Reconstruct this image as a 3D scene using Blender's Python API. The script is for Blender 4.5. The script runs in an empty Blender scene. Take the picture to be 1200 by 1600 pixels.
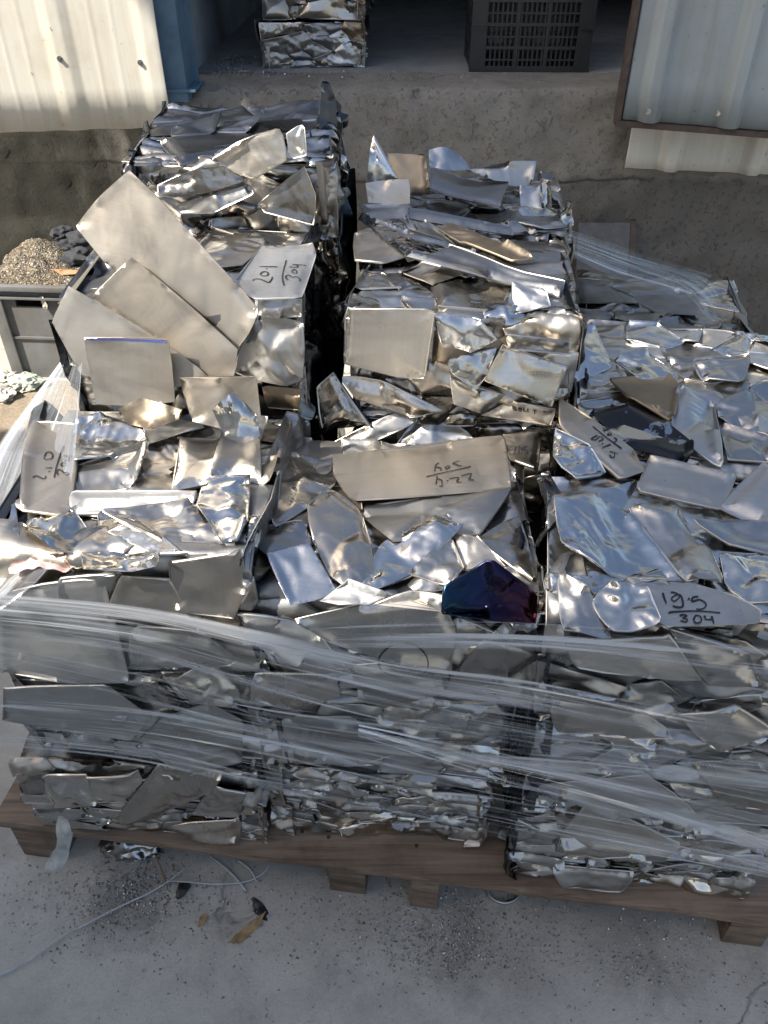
import bpy, bmesh, math, random
import numpy as np
from mathutils import Vector, Matrix
from mathutils.geometry import delaunay_2d_cdt
random.seed(7)
R = math.radians
S = bpy.context.scene
C = S.collection

# ------------------------------------------------------------------ camera
F_PX, PITCH, CAM_H = 1240.0, 38.5, 1.5
cd = bpy.data.cameras.new('camera'); cam = bpy.data.objects.new('camera', cd); C.objects.link(cam)
cd.sensor_fit = 'VERTICAL'; cd.sensor_height = 24.0; cd.sensor_width = 18.0
cd.lens = F_PX / 1600 * 24.0
cd.clip_start = 0.02; cd.clip_end = 500
cam.location = (0, 0, CAM_H); cam.rotation_euler = (R(90 - PITCH), 0, 0)
S.camera = cam

# ------------------------------------------------------------------ light
SUN = Vector((-0.62, -0.30, 0.72)).normalized()
el = math.asin(SUN.z); az = math.atan2(SUN.x, SUN.y)
W = bpy.data.worlds.new('World'); S.world = W; W.use_nodes = True
nt = W.node_tree; nt.nodes.clear()
wo = nt.nodes.new('ShaderNodeOutputWorld'); bg = nt.nodes.new('ShaderNodeBackground')
sky = nt.nodes.new('ShaderNodeTexSky'); sky.sky_type = 'NISHITA'; sky.sun_disc = False
sky.sun_elevation = el; sky.sun_rotation = az; sky.air_density = 1.0; sky.dust_density = 3.0; sky.ozone_density = 0.3
bg.inputs['Strength'].default_value = 0.115
nt.links.new(sky.outputs[0], bg.inputs['Color']); nt.links.new(bg.outputs[0], wo.inputs['Surface'])
sd = bpy.data.lights.new('sun', 'SUN'); sd.energy = 4.9; sd.angle = R(0.55); sd.color = (1.0, 0.93, 0.82)
so = bpy.data.objects.new('sun', sd); C.objects.link(so); so.location = (-3, -2, 6)
so.rotation_euler = SUN.to_track_quat('Z', 'Y').to_euler()
S.view_settings.view_transform = 'Standard'; S.view_settings.look = 'None'
S.view_settings.exposure = 1.12; S.view_settings.gamma = 1.0
S.render.engine = 'CYCLES'
S.cycles.max_bounces = 8; S.cycles.diffuse_bounces = 3; S.cycles.glossy_bounces = 5
S.cycles.transparent_max_bounces = 24; S.cycles.transmission_bounces = 4
S.cycles.caustics_reflective = True; S.cycles.sample_clamp_indirect = 4.0
S.cycles.use_denoising = True

# ------------------------------------------------------------------ helpers
TH = R(PITCH)
def ray(px, py):
    a = (px - 600) / F_PX; b = (py - 800) / F_PX
    return np.array([a, math.cos(TH) - b * math.sin(TH), -math.sin(TH) - b * math.cos(TH)])
CAMP = np.array([0, 0, CAM_H])
def atz(px, py, z):
    d = ray(px, py); return CAMP + d * ((z - CAM_H) / d[2])
def aty(px, py, Y):
    d = ray(px, py); return CAMP + d * (Y / d[1])
def onplane(px, py, p0, n):
    d = ray(px, py); return CAMP + d * (np.dot(p0 - CAMP, n) / np.dot(d, n))

def tag(o, label=None, cat=None, group=None, kind=None):
    if label: o['label'] = label
    if cat: o['category'] = cat
    if group: o['group'] = group
    if kind: o['kind'] = kind
    return o
def empty(name, loc=(0, 0, 0), label=None, cat=None, group=None, kind=None):
    o = bpy.data.objects.new(name, None); C.objects.link(o); o.location = loc; o.empty_display_size = .1
    bpy.context.view_layer.update() if False else None
    return tag(o, label, cat, group, kind)
def link(name, me, mat=None, parent=None):
    """one mesh object; vertices are given in world space, moved into the parent's space"""
    o = bpy.data.objects.new(name, me); C.objects.link(o)
    if mat is not None: me.materials.append(mat)
    if parent is not None:
        o.parent = parent
        if parent.parent is None: o.matrix_parent_inverse = Matrix.Translation(-parent.location)
    return o
def mesh(name, V, Fc, mat=None, parent=None, smooth=None, uv=None):
    me = bpy.data.meshes.new(name)
    me.from_pydata([tuple(map(float, v)) for v in V], [], [tuple(map(int, f)) for f in Fc])
    me.update()
    if uv is not None:
        ul = me.uv_layers.new(name='UVMap')
        idx = np.empty(len(me.loops), dtype=np.int32); me.loops.foreach_get('vertex_index', idx)
        ul.data.foreach_set('uv', np.asarray(uv, dtype=np.float32)[idx].ravel())
    if smooth is not None:
        me.polygons.foreach_set('use_smooth', np.ones(len(me.polygons), dtype=bool))
        if smooth < 179: me.set_sharp_from_angle(angle=R(smooth))
    return link(name, me, mat, parent)
class MB:
    """collects boxes and tubes for one mesh"""
    def __init__(s): s.bm = bmesh.new()
    def box(s, lo, hi, M=None, bev=0):
        r = bmesh.ops.create_cube(s.bm, size=1)
        vs = r['verts']
        c = [(a + b) / 2 for a, b in zip(lo, hi)]; d = [b - a for a, b in zip(lo, hi)]
        for v in vs: v.co = Vector((c[0] + v.co.x * d[0], c[1] + v.co.y * d[1], c[2] + v.co.z * d[2]))
        if bev:
            es = list({e for v in vs for e in v.link_edges})
            r2 = bmesh.ops.bevel(s.bm, geom=es, offset=bev, segments=2, affect='EDGES', profile=.6)
            vs = list({v for f in r2['faces'] for v in f.verts} | {v for v in vs if v.is_valid})
        if M is not None:
            for v in vs: v.co = M @ v.co
        return s
    def cyl(s, p, q, r, n=12, r2=None):
        p = Vector(p); q = Vector(q); d = q - p
        M = Matrix.Translation((p + q) / 2) @ d.to_track_quat('Z', 'Y').to_matrix().to_4x4()
        bmesh.ops.create_cone(s.bm, cap_ends=True, segments=n, radius1=r, radius2=r if r2 is None else r2, depth=d.length, matrix=M)
        return s
    def build(s, name, mat, parent=None, smooth=35):
        me = bpy.data.meshes.new(name); s.bm.to_mesh(me); s.bm.free()
        if smooth:
            me.polygons.foreach_set('use_smooth', np.ones(len(me.polygons), dtype=bool)); me.set_sharp_from_angle(angle=R(smooth))
        return link(name, me, mat, parent)

# numpy noise
_rs = np.random.RandomState(3)
PERM = np.concatenate([_rs.permutation(512)] * 3)
GRAD = _rs.normal(size=(512, 3)); GRAD /= np.linalg.norm(GRAD, axis=1)[:, None]
def noise(P):
    P = np.asarray(P, dtype=float)
    i = np.floor(P).astype(int); f = P - i; u = f * f * f * (f * (f * 6 - 15) + 10)
    out = np.zeros(len(P))
    for dx in (0, 1):
        for dy in (0, 1):
            for dz in (0, 1):
                h = PERM[PERM[PERM[(i[:, 0] + dx) % 512] + (i[:, 1] + dy) % 512] + (i[:, 2] + dz) % 512]
                g = GRAD[h]
                dot = g[:, 0] * (f[:, 0] - dx) + g[:, 1] * (f[:, 1] - dy) + g[:, 2] * (f[:, 2] - dz)
                w = (u[:, 0] if dx else 1 - u[:, 0]) * (u[:, 1] if dy else 1 - u[:, 1]) * (u[:, 2] if dz else 1 - u[:, 2])
                out += w * dot
    return out * 1.5
def fbm(P, o=3):
    t = 0; a = 1.0; P = np.asarray(P, float)
    for k in range(o): t = t + a * noise(P * 2 ** k + 17.3 * k); a *= .5
    return t
def noise2(p2, sc, seed):
    p2 = np.asarray(p2); return noise(np.c_[p2[:, 0] * sc, p2[:, 1] * sc, np.full(len(p2), seed * 1.37 + .5)])

# ------------------------------------------------------------------ materials
class NT:
    def __init__(s, name):
        s.m = bpy.data.materials.new(name); s.m.use_nodes = True; s.t = s.m.node_tree; s.t.nodes.clear()
        s.out = s.n('ShaderNodeOutputMaterial')
    def n(s, typ, **kw):
        x = s.t.nodes.new(typ)
        for k, v in kw.items(): setattr(x, k, v)
        return x
    def l(s, a, b): s.t.links.new(a, b)
    def val(s, node, name, v):
        if hasattr(v, 'is_output') or isinstance(v, bpy.types.NodeSocket): s.l(v, node.inputs[name])
        else: node.inputs[name].default_value = v
    def tex(s, vec, scale, detail=4, rough=.55, dist=0):
        x = s.n('ShaderNodeTexNoise'); s.l(vec, x.inputs['Vector']); x.inputs['Scale'].default_value = scale
        x.inputs['Detail'].default_value = detail; x.inputs['Roughness'].default_value = rough; x.inputs['Distortion'].default_value = dist
        return x.outputs['Fac']
    def mapv(s, vec, scale=(1, 1, 1), loc=(0, 0, 0), rot=(0, 0, 0)):
        x = s.n('ShaderNodeMapping'); s.l(vec, x.inputs['Vector'])
        x.inputs['Scale'].default_value = scale; x.inputs['Rotation'].default_value = rot
        s.val(x, 'Location', loc) ; return x.outputs[0]
    def ramp(s, fac, stops, interp='LINEAR'):
        x = s.n('ShaderNodeValToRGB'); s.l(fac, x.inputs[0]); cr = x.color_ramp; cr.interpolation = interp
        while len(cr.elements) > 1: cr.elements.remove(cr.elements[-1])
        for i, (p, c) in enumerate(stops):
            e = cr.elements[0] if i == 0 else cr.elements.new(p)
            e.position = p; e.color = (c, c, c, 1) if isinstance(c, (int, float)) else (*c, 1)
        return x.outputs[0]
    def rng(s, fac, a, b, c, d):
        x = s.n('ShaderNodeMapRange'); s.l(fac, x.inputs[0])
        for i, v in enumerate((a, b, c, d)): x.inputs[i + 1].default_value = v
        return x.outputs[0]
    def mix(s, fac, a, b, mode='MIX'):
        x = s.n('ShaderNodeMix', data_type='RGBA', blend_type=mode)
        for sock, v in ((x.inputs[0], fac), (x.inputs[6], a), (x.inputs[7], b)):
            if isinstance(v, bpy.types.NodeSocket): s.l(v, sock)
            else: sock.default_value = v if isinstance(v, (int, float)) else (*v, 1)
        return x.outputs[2]
    def math(s, op, a, b=0.0):
        x = s.n('ShaderNodeMath', operation=op)
        for i, v in enumerate((a, b)):
            if isinstance(v, bpy.types.NodeSocket): s.l(v, x.inputs[i])
            else: x.inputs[i].default_value = v
        return x.outputs[0]
    def bump(s, h, strength=.3, dist=.01, nrm=None):
        x = s.n('ShaderNodeBump'); s.l(h, x.inputs['Height']); x.inputs['Strength'].default_value = strength; x.inputs['Distance'].default_value = dist
        if nrm is not None: s.l(nrm, x.inputs['Normal'])
        return x.outputs[0]
    def pbr(s, col, rough=.5, metal=0.0, nrm=None, spec=.5):
        p = s.n('ShaderNodeBsdfPrincipled')
        if isinstance(col, tuple): col = (*col, 1)
        s.val(p, 'Base Color', col); s.val(p, 'Roughness', rough); s.val(p, 'Metallic', metal)
        p.inputs['Specular IOR Level'].default_value = spec
        if nrm is not None: s.l(nrm, p.inputs['Normal'])
        s.l(p.outputs[0], s.out.inputs['Surface']); return s.m
    def geo(s): return s.n('ShaderNodeTexCoord').outputs['Object']
    def uv(s): return s.n('ShaderNodeTexCoord').outputs['UV']

def steel(name, base, rlo, rhi, tint=.75, dirt=.28, scratch=.12):
    """mill finish stainless steel: fine rolling lines, smudges, each sheet its own tone and gloss"""
    t = NT(name); uv = t.uv(); rnd = t.n('ShaderNodeObjectInfo').outputs['Random']
    rnd2 = t.math('FRACT', t.math('MULTIPLY', rnd, 37.7))
    off = t.n('ShaderNodeCombineXYZ'); t.l(t.math('MULTIPLY', rnd, 50), off.inputs[0]); t.l(t.math('MULTIPLY', rnd2, 50), off.inputs[1])
    v = t.n('ShaderNodeVectorMath', operation='ADD'); t.l(uv, v.inputs[0]); t.l(off.outputs[0], v.inputs[1]); v = v.outputs[0]
    fine = t.tex(t.mapv(v, (10, 700, 1)), 1.0, 3, .6)
    mid = t.tex(t.mapv(v, (3, 90, 1)), 1.0, 3, .6)
    blotch = t.tex(v, 9, 5, .6)
    smear = t.tex(t.mapv(v, (14, 5, 1)), 1.0, 4, .65, .6)
    spots = t.ramp(t.tex(v, 120, 3, .7), [(.0, 1.0), (.66, 1.0), (.72, .0)])
    warm = tuple(b * k for b, k in zip(base, (1.05, .98, .88))); cool = tuple(b * k for b, k in zip(base, (.93, .98, 1.04)))
    c = t.mix(rnd2, warm, cool)
    c = t.mix(t.math('MULTIPLY', t.math('POWER', rnd, 1.15), tint), c, tuple(b * .38 for b in base))
    c = t.mix(t.rng(blotch, .42, .72, 0, dirt), c, tuple(b * .42 for b in warm))
    c = t.mix(t.rng(mid, .55, .8, 0, dirt * .9), c, tuple(b * .6 for b in base))
    c = t.mix(t.math('MULTIPLY', t.math('SUBTRACT', 1.0, spots), dirt * 1.3), c, (.06, .055, .05))
    r = t.math('ADD', t.rng(rnd2, 0, 1, rlo, rhi), t.rng(smear, .3, .75, -.05, .14))
    gr = t.tex(t.mapv(v, (5, 260, 1)), 1.0, 4, .7); c = t.mix(t.rng(gr, .5, .75, 0, .22), c, tuple(b * .5 for b in base))
    b1 = t.bump(t.math('ADD', fine, t.math('MULTIPLY', gr, .8)), scratch * 1.4, .0008)
    b2 = t.bump(t.tex(v, 34, 4, .55, .3), .06, .004, b1)
    return t.pbr(c, r, 1.0, b2)
SATIN = steel('satin_steel', (.57, .55, .52), .22, .37)
PLAIN = steel('plain_dull_plate', (.50, .475, .44), .40, .47, .12, .12, .08)
BRIGHT = steel('bright_steel', (.60, .59, .57), .07, .20, .55, .12, .06)
DULL = steel('dull_steel', (.55, .53, .50), .38, .52, .3, .35, .2)
DARK = steel('grimy_or_shaded_steel', (.33, .325, .32), .24, .42, .4, .5, .1)
BROWN = steel('brown_coated_steel', (.30, .25, .19), .38, .5, .2, .3, .1)
CORE = steel('crushed_steel', (.29, .28, .265), .16, .34, .0, .7, .05)  # darker than the sheets: shade in the seams is put into this colour
SHADEBLACK = steel('shade_black_steel', (.085, .09, .10), .12, .28, .3, .3, .05)  # near-black colour stands in for deep shade between the stacks
def blue_temper():
    t = NT('heat_blued_steel'); uv = t.uv()
    n = t.tex(uv, 9, 3, .5, .5)
    sep = t.n('ShaderNodeSeparateXYZ'); t.l(uv, sep.inputs[0])
    g = t.math('ADD', t.math('ADD', t.math('MULTIPLY', sep.outputs[0], 7.5), .45), t.rng(n, .2, .8, -.16, .16))
    c = t.ramp(g, [(0, (.016, .040, .065)), (.22, (.014, .022, .048)), (.5, (.018, .015, .036)), (.78, (.034, .014, .024)), (1, (.08, .022, .02))])
    return t.pbr(c, t.rng(n, .2, .8, .14, .28), 1.0, t.bump(t.tex(uv, 30, 3), .1, .003))
BLUED = blue_temper()
def flat(name, col, rough=.6, var=.25, scale=30, bump=.2, bd=.003, metal=0.0, spec=.5, dark=None):
    t = NT(name); v = t.geo(); n = t.tex(v, scale, 5, .6)
    c = t.mix(t.rng(n, .3, .75, 0, 1), tuple(x * (1 + var * .5) for x in col), dark or tuple(x * (1 - var) for x in col))
    return t.pbr(c, rough, metal, t.bump(t.tex(v, scale * 4, 4), bump, bd), spec)
INK = flat('marker_ink', (.012, .012, .014), .35, .2, 200)
BLACKSTEEL = None
def painted_dark():
    t = NT('flaking_dark_coating'); uv = t.uv()
    m = t.ramp(t.tex(uv, 22, 5, .6, .4), [(0, 0), (.60, 0), (.63, 1)])
    c = t.mix(m, (.012, .013, .016), (.30, .33, .36))
    return t.pbr(c, t.rng(m, 0, 1, .3, .35), t.rng(m, 0, 1, .4, 1), t.bump(t.tex(uv, 40), .15, .003))
COATED = painted_dark()
def concrete(name, a, b, scale=1.0, bump=.5, spec=.35, crack=False, course=None):
    t = NT(name); v = t.geo()
    big = t.tex(v, .9 * scale, 5, .6, .3); mid = t.tex(v, 7 * scale, 6, .65, .2); fine = t.tex(v, 160 * scale, 4, .7); grit = t.tex(v, 420 * scale, 2, .6)
    c = t.mix(t.rng(big, .3, .7, 0, 1), a, b)
    c = t.mix(t.rng(mid, .45, .75, 0, .55), c, tuple(x * .55 for x in b))
    c = t.mix(t.rng(fine, .52, .72, 0, .35), c, tuple(x * .45 for x in a))
    c = t.mix(t.rng(grit, .6, .75, 0, .5), c, tuple(min(1, x * 1.55) for x in a))
    h = t.math('ADD', t.math('MULTIPLY', mid, .6), t.math('MULTIPLY', fine, .35))
    if course:
        sp = t.n('ShaderNodeSeparateXYZ'); t.l(v, sp.inputs[0])
        zz = t.math('ADD', sp.outputs[2], t.rng(t.tex(t.mapv(v, (3, 3, 8)), 1.5, 5, .65), .2, .8, -.06, .06))
        c = t.mix(t.rng(zz, course - .02, course + .03, .66, 0), c, (.075, .070, .062))
        jn = t.math('ADD', sp.outputs[2], t.rng(t.tex(v, 4, 4, .6), .2, .8, -.015, .015))
        line = t.math('MULTIPLY', t.ramp(t.math('ABSOLUTE', t.math('SUBTRACT', jn, course)), [(0, 1), (.003, 1), (.007, 0)]), t.rng(t.tex(v, 2.5, 3), .42, .55, 0, .8))
        c = t.mix(line, c, (.02, .018, .016))
        st_ = t.math('ADD', sp.outputs[0], t.rng(t.tex(t.mapv(v, (4, 4, 1.2)), 1.2, 5, .7), .2, .8, -.30, .30)); c = t.mix(t.rng(st_, -1.22, -.95, .88, 0), c, (.022, .022, .016))
        pit = t.ramp(t.tex(v, 55, 4, .75), [(0, 1), (.36, .8), (.42, 0)]); c = t.mix(t.math('MULTIPLY', pit, .22), c, (.06, .055, .05)); h = t.math('SUBTRACT', h, t.math('MULTIPLY', pit, .3))
    if crack:
        spk = t.ramp(t.tex(v, 230, 3, .8), [(0, 1), (.32, 1), (.37, 0)]); cl = t.rng(t.tex(v, 2.6, 4, .6), .48, .68, .0, .75)
        c = t.mix(t.math('MULTIPLY', t.math('MULTIPLY', spk, cl), .55), c, (.07, .066, .06)); c = t.mix(t.rng(t.tex(v, 5.5, 5, .65), .55, .75, 0, .5), c, (.13, .125, .115))
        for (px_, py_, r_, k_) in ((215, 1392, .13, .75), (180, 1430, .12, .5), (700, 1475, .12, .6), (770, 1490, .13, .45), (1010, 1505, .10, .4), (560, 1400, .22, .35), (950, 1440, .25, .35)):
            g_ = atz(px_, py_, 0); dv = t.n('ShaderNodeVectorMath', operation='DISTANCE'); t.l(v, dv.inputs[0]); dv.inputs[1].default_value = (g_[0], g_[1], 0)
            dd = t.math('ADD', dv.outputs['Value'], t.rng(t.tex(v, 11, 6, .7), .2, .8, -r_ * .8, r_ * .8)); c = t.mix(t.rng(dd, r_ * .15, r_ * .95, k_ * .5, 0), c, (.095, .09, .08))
        arc = t.tex(t.mapv(v, (2.5, 60, 1), rot=(0, 0, .5)), 1, 3, .6, .8); c = t.mix(t.math('MULTIPLY', t.rng(arc, .58, .72, 0, .4), t.rng(t.tex(v, 1.9, 3), .5, .62, 0, 1)), c, (.50, .48, .44))
        vo = t.n('ShaderNodeTexVoronoi', feature='DISTANCE_TO_EDGE'); 
        w = t.n('ShaderNodeVectorMath', operation='ADD'); t.l(v, w.inputs[0])
        nn = t.n('ShaderNodeTexNoise'); t.l(v, nn.inputs['Vector']); nn.inputs['Scale'].default_value = 3.5; nn.inputs['Detail'].default_value = 6
        sc = t.n('ShaderNodeVectorMath', operation='SCALE'); t.l(nn.outputs['Color'], sc.inputs[0]); sc.inputs['Scale'].default_value = .5
        t.l(sc.outputs[0], w.inputs[1]); t.l(w.outputs[0], vo.inputs['Vector']); vo.inputs['Scale'].default_value = .85
        k = t.ramp(vo.outputs['Distance'], [(0, 1), (.0015, 1), (.005, 0)])
        k = t.math('MULTIPLY', k, t.rng(t.tex(v, 1.7, 2), .45, .6, 0, .75))
        c = t.mix(k, c, (.03, .03, .03)); h = t.math('SUBTRACT', h, k)
    return t.pbr(c, t.rng(mid, .3, .7, .72, .92), 0, t.bump(h, bump, .012), spec)
GROUND = concrete('ground_concrete', (.45, .432, .385), (.355, .338, .30), 1.0, .35, .3, True)
DOCKC = concrete('dock_concrete', (.27, .255, .23), (.18, .17, .15), 1.6, 1.0, .25, False, .62)
DOCKF = concrete('dock_floor_concrete', (.31, .318, .325), (.20, .206, .212), 1.2, .5, .3)
def wood(name, a, b):
    t = NT(name); v = t.geo()
    g = t.tex(t.mapv(v, (3, 60, 60)), 1, 4, .6, .4); s = t.tex(v, 9, 5, .6); k = t.tex(t.mapv(v, (1.2, 12, 12)), 1, 4)
    c = t.mix(t.rng(g, .3, .7, 0, 1), a, b)
    c = t.mix(t.rng(s, .48, .75, 0, .75), c, (.06, .042, .03)); c = t.mix(t.rng(k, .5, .8, 0, .6), c, (.30, .25, .20)); gl = t.tex(t.mapv(v, (2, 130, 130)), 1, 3, .6); c = t.mix(t.rng(gl, .55, .72, 0, .7), c, (.05, .035, .025))
    return t.pbr(c, .82, 0, t.bump(t.math('ADD', g, t.math('MULTIPLY', s, .5)), .5, .003), .25)
WOOD = wood('weathered_pallet_wood', (.27, .20, .145), (.11, .078, .055))
def siding(name, col, dirt):
    t = NT(name); v = t.geo()
    st = t.tex(t.mapv(v, (26, 26, 1.6)), 1, 5, .65, .3); bl = t.tex(v, 5, 6, .65); sp = t.tex(v, 40, 5, .7)
    c = t.mix(t.rng(st, .42, .78, 0, .6), col, tuple(x * k for x, k in zip(col, (.74, .68, .56))))
    c = t.mix(t.rng(bl, .5, .8, 0, dirt), c, tuple(x * k for x, k in zip(col, (.6, .5, .38))))
    c = t.mix(t.ramp(sp, [(0, 0), (.65, 0), (.70, .7)]), c, (.16, .10, .06))
    return t.pbr(c, t.rng(st, .3, .7, .38, .6), 0, t.bump(bl, .12, .01), .4)
CREAM = siding('weathered_cream_cladding', (.60, .575, .50), .55)
GREYC = siding('pale_grey_cladding', (.265, .305, .32), .3)
OFFW = siding('off_white_cladding', (.50, .49, .44), .4)
BLUEP = flat('blue_grey_paint', (.085, .15, .215), .5, .35, 14, .15)
RUST = flat('rusty_brown_steel', (.06, .042, .034), .75, .5, 40, .4)
ZINC = flat('zinc_bolt', (.45, .44, .42), .35, .3, 80, .1, metal=1.0)
WALLIN = flat('dingy_inner_wall', (.32, .36, .38), .85, .45, 4, .3)
BLACKPL = flat('black_plastic', (.018, .019, .021), .42, .3, 30, .1)
GREYPL = flat('dusty_grey_plastic', (.135, .14, .142), .6, .45, 9, .15, dark=(.10, .092, .08))
def heapmat():
    t = NT('mixed_shavings'); v = t.geo(); vo = t.n('ShaderNodeTexVoronoi'); t.l(v, vo.inputs['Vector']); vo.inputs['Scale'].default_value = 190
    sp = t.n('ShaderNodeSeparateColor'); t.l(vo.outputs['Color'], sp.inputs[0])
    c = t.ramp(sp.outputs[0], [(0, (.05, .042, .032)), (.3, (.17, .14, .095)), (.55, (.24, .19, .12)), (.75, (.12, .11, .10)), (.9, (.45, .41, .34))], 'CONSTANT')
    c = t.mix(t.rng(t.tex(v, 14, 4), .4, .7, 0, .5), c, (.14, .10, .06))
    return t.pbr(c, t.rng(sp.outputs[1], 0, 1, .3, .9), t.rng(sp.outputs[1], .75, .8, 0, .6), t.bump(t.math('ADD', vo.outputs['Distance'], t.tex(v, 90, 3)), .9, .006))
SAND = heapmat()
RAG = flat('charcoal_cloth', (.035, .037, .043), .9, .35, 60, .5, .002)
PAPER = flat('dirty_paper', (.55, .52, .46), .85, .35, 20, .3)
TEAL = flat('stained_teal_paper', (.30, .38, .33), .85, .6, 18, .3, dark=(.5, .45, .35))
LEAF = flat('dry_leaf', (.30, .20, .10), .8, .4, 60, .4)
PINK = flat('pale_pink_plastic', (.72, .47, .44), .45, .3, 30, .3)
ROOFM = flat('pale_roof_sheet', (.55, .55, .54), .6, .3, 3, .2)
FACADE = flat('facade_cladding', (.30, .31, .31), .6, .2, 3, .2)
SHADEWALL = flat('added_shed_render', (.66, .65, .62), .85, .25, 2, .3)
SHAVE = flat('steel_shavings', (.42, .41, .39), .3, .8, 160, .1, metal=1.0)
def filmmat(name, lo, hi, vs=150.0, us=1.6, op=1.0):
    """clear stretch film gathered into ropes: thin film is clear, gathered folds are milky"""
    t = NT(name); uv = t.uv()
    a = t.tex(t.mapv(uv, (us, vs, 1)), 1, 3, .6, .15); b = t.tex(t.mapv(uv, (us * .6, vs * .16, 1)), 1, 4, .6, .2); c = t.tex(t.mapv(uv, (us * 2.5, vs * 3.2, 1)), 1, 2, .5)
    w = t.tex(t.mapv(uv, (2.2, 6, 1)), 1, 3)
    k = t.math('MULTIPLY', t.ramp(a, [(0, 0), (.55, .0), (.61, .28), (.67, 1)]), t.rng(b, .35, .62, .15, 1.0))
    k = t.math('ADD', k, t.math('MULTIPLY', t.ramp(b, [(0, 0), (.515, .0), (.61, .42), (.72, 1)]), .75))
    k = t.math('ADD', k, t.math('MULTIPLY', t.ramp(c, [(0, 0), (.57, 0), (.68, 1)]), .30))
    k = t.math('MULTIPLY', k, t.rng(w, .3, .62, .45, 1.15))
    ul = t.n('ShaderNodeUVMap', uv_map='Edge').outputs[0]; sx = t.n('ShaderNodeSeparateXYZ'); t.l(ul, sx.inputs[0])
    fade = t.ramp(sx.outputs[1], [(0, .35), (.05, 1), (.5, 1), (.95, 1), (1, .35)])
    fac = t.math('MINIMUM', t.math('MULTIPLY', t.rng(k, 0, 1, lo, hi), t.math('MULTIPLY', fade, op)), .92)
    nrm = t.bump(t.math('ADD', t.math('MULTIPLY', a, .7), b), .55, .006)
    g = t.n('ShaderNodeBsdfGlossy'); g.inputs['Color'].default_value = (.93, .95, .97, 1); g.inputs['Roughness'].default_value = .09; t.l(nrm, g.inputs['Normal'])
    d = t.n('ShaderNodeBsdfDiffuse'); d.inputs['Color'].default_value = (.93, .95, .97, 1); t.l(nrm, d.inputs['Normal'])
    tl = t.n('ShaderNodeBsdfTranslucent'); tl.inputs['Color'].default_value = (.85, .87, .90, 1)
    m1 = t.n('ShaderNodeMixShader'); m1.inputs[0].default_value = .35; t.l(d.outputs[0], m1.inputs[1]); t.l(tl.outputs[0], m1.inputs[2])
    m2 = t.n('ShaderNodeMixShader'); m2.inputs[0].default_value = .56; t.l(m1.outputs[0], m2.inputs[1]); t.l(g.outputs[0], m2.inputs[2])
    tr = t.n('ShaderNodeBsdfTransparent'); tr.inputs['Color'].default_value = (.97, .98, .99, 1)
    m3 = t.n('ShaderNodeMixShader'); t.l(fac, m3.inputs[0]); t.l(tr.outputs[0], m3.inputs[1]); t.l(m2.outputs[0], m3.inputs[2])
    t.l(m3.outputs[0], t.out.inputs['Surface']); return t.m
FILM = filmmat('stretch_film', .0, 1.95, 85)
FILMT = filmmat('thin_stretch_film', .012, .24, 90, 1.1)

# ------------------------------------------------------------------ ground, dock, building
DY, DZ = 3.10, 0.93                                          # dock edge and dock height
mesh('ground', [(-40, -40, 0), (40, -40, 0), (40, 40, 0), (-40, 40, 0)], [(0, 1, 2, 3)], GROUND)['kind'] = 'structure'

dock = empty('loading_dock', (0, DY, 0), 'raised rough concrete loading dock with chipped edge behind the wrapped pallet', 'loading dock')
def dock_mesh():
    nx, nz = 240, 46; x0, x1 = -3.2, 3.2
    xs = np.linspace(x0, x1, nx); V = []; Fc = []
    prof = [(0.0, k / 30 * (DZ - .03)) for k in range(31)] + [(.006, DZ - .012), (.02, DZ - .003), (.05, DZ)] + [(.05 + .05 * k, DZ) for k in range(1, 6)]
    P = np.array([(x, DY + a, z) for x in xs for a, z in prof]); m = len(prof)
    edge = np.exp(-((P[:, 2] - DZ) ** 2 + (P[:, 1] - DY) ** 2) / .05 ** 2)
    n1 = fbm(P * np.array([9, 9, 9]), 4); n2 = fbm(P * 38, 3)
    P[:, 1] += .24 * np.clip((-.80 - P[:, 0]) / .03, 0, 1)
    P[:, 1] += .014 * n1 + .005 * n2 + edge * (.034 * np.maximum(0, fbm(P * 22 + 5, 3)) + .008)
    P[:, 2] -= edge * .026 * np.maximum(0, fbm(P * 26 + 9, 3)) - .0
    P[:, 1] -= .02 * (P[:, 2] < .38) * 1.0
    for i in range(nx - 1):
        for j in range(m - 1):
            a = i * m + j; Fc.append((a, a + m, a + m + 1, a + 1))
    return P, Fc
P, Fc = dock_mesh(); mesh('dock_wall', P, Fc, DOCKC, dock, 60)
mesh('dock_floor', [(-3.2, DY + .29, DZ - .001), (3.2, DY + .29, DZ - .001), (3.2, 9, DZ - .001), (-3.2, 9, DZ - .001)], [(0, 1, 2, 3)], DOCKF, dock)

bld = empty('warehouse', (0, 9, 0), 'dim warehouse interior behind the open doorway of the dock', 'building')
MB().box((-3.2, 9.0, 0), (3.2, 9.12, 2.5)).build('back_wall', WALLIN, bld, None)
xw = aty(312, 60, 3.6)[0]
MB().box((xw - .12, 3.35, DZ - .002), (xw, 9.0, 2.5)).box((xw - .002, 3.35, DZ + .24), (xw + .03, 9.0, DZ + .27)).build('inner_wall', WALLIN, bld, None)
MB().box((1.6, 3.35, DZ - .002), (1.72, 9.0, 2.5)).build('partition', WALLIN, bld, None)
MB().box((-3.2, 3.2, 2.5), (3.2, 9.12, 2.6)).build('roof', ROOFM, bld, None)
MB().box((-3.2, 3.24, 1.98), (3.2, 3.34, 2.5)).build('facade', FACADE, bld, None)
yard = empty('added_shade_canopy', (2.6, 1, 0), 'unseen high canopy roof added to shade the dock and the back bales', 'canopy')
cz = 6.0; cpts = [(a - .861 * cz, b - .417 * cz) for a, b in ((.25, 2.12), (.60, 2.08), (1.0, 1.93), (1.45, 1.80), (2.4, 1.75), (2.4, 4.9), (.25, 4.9))]  # unseen slab, its outline cut to throw shade on dock and back bales
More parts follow.
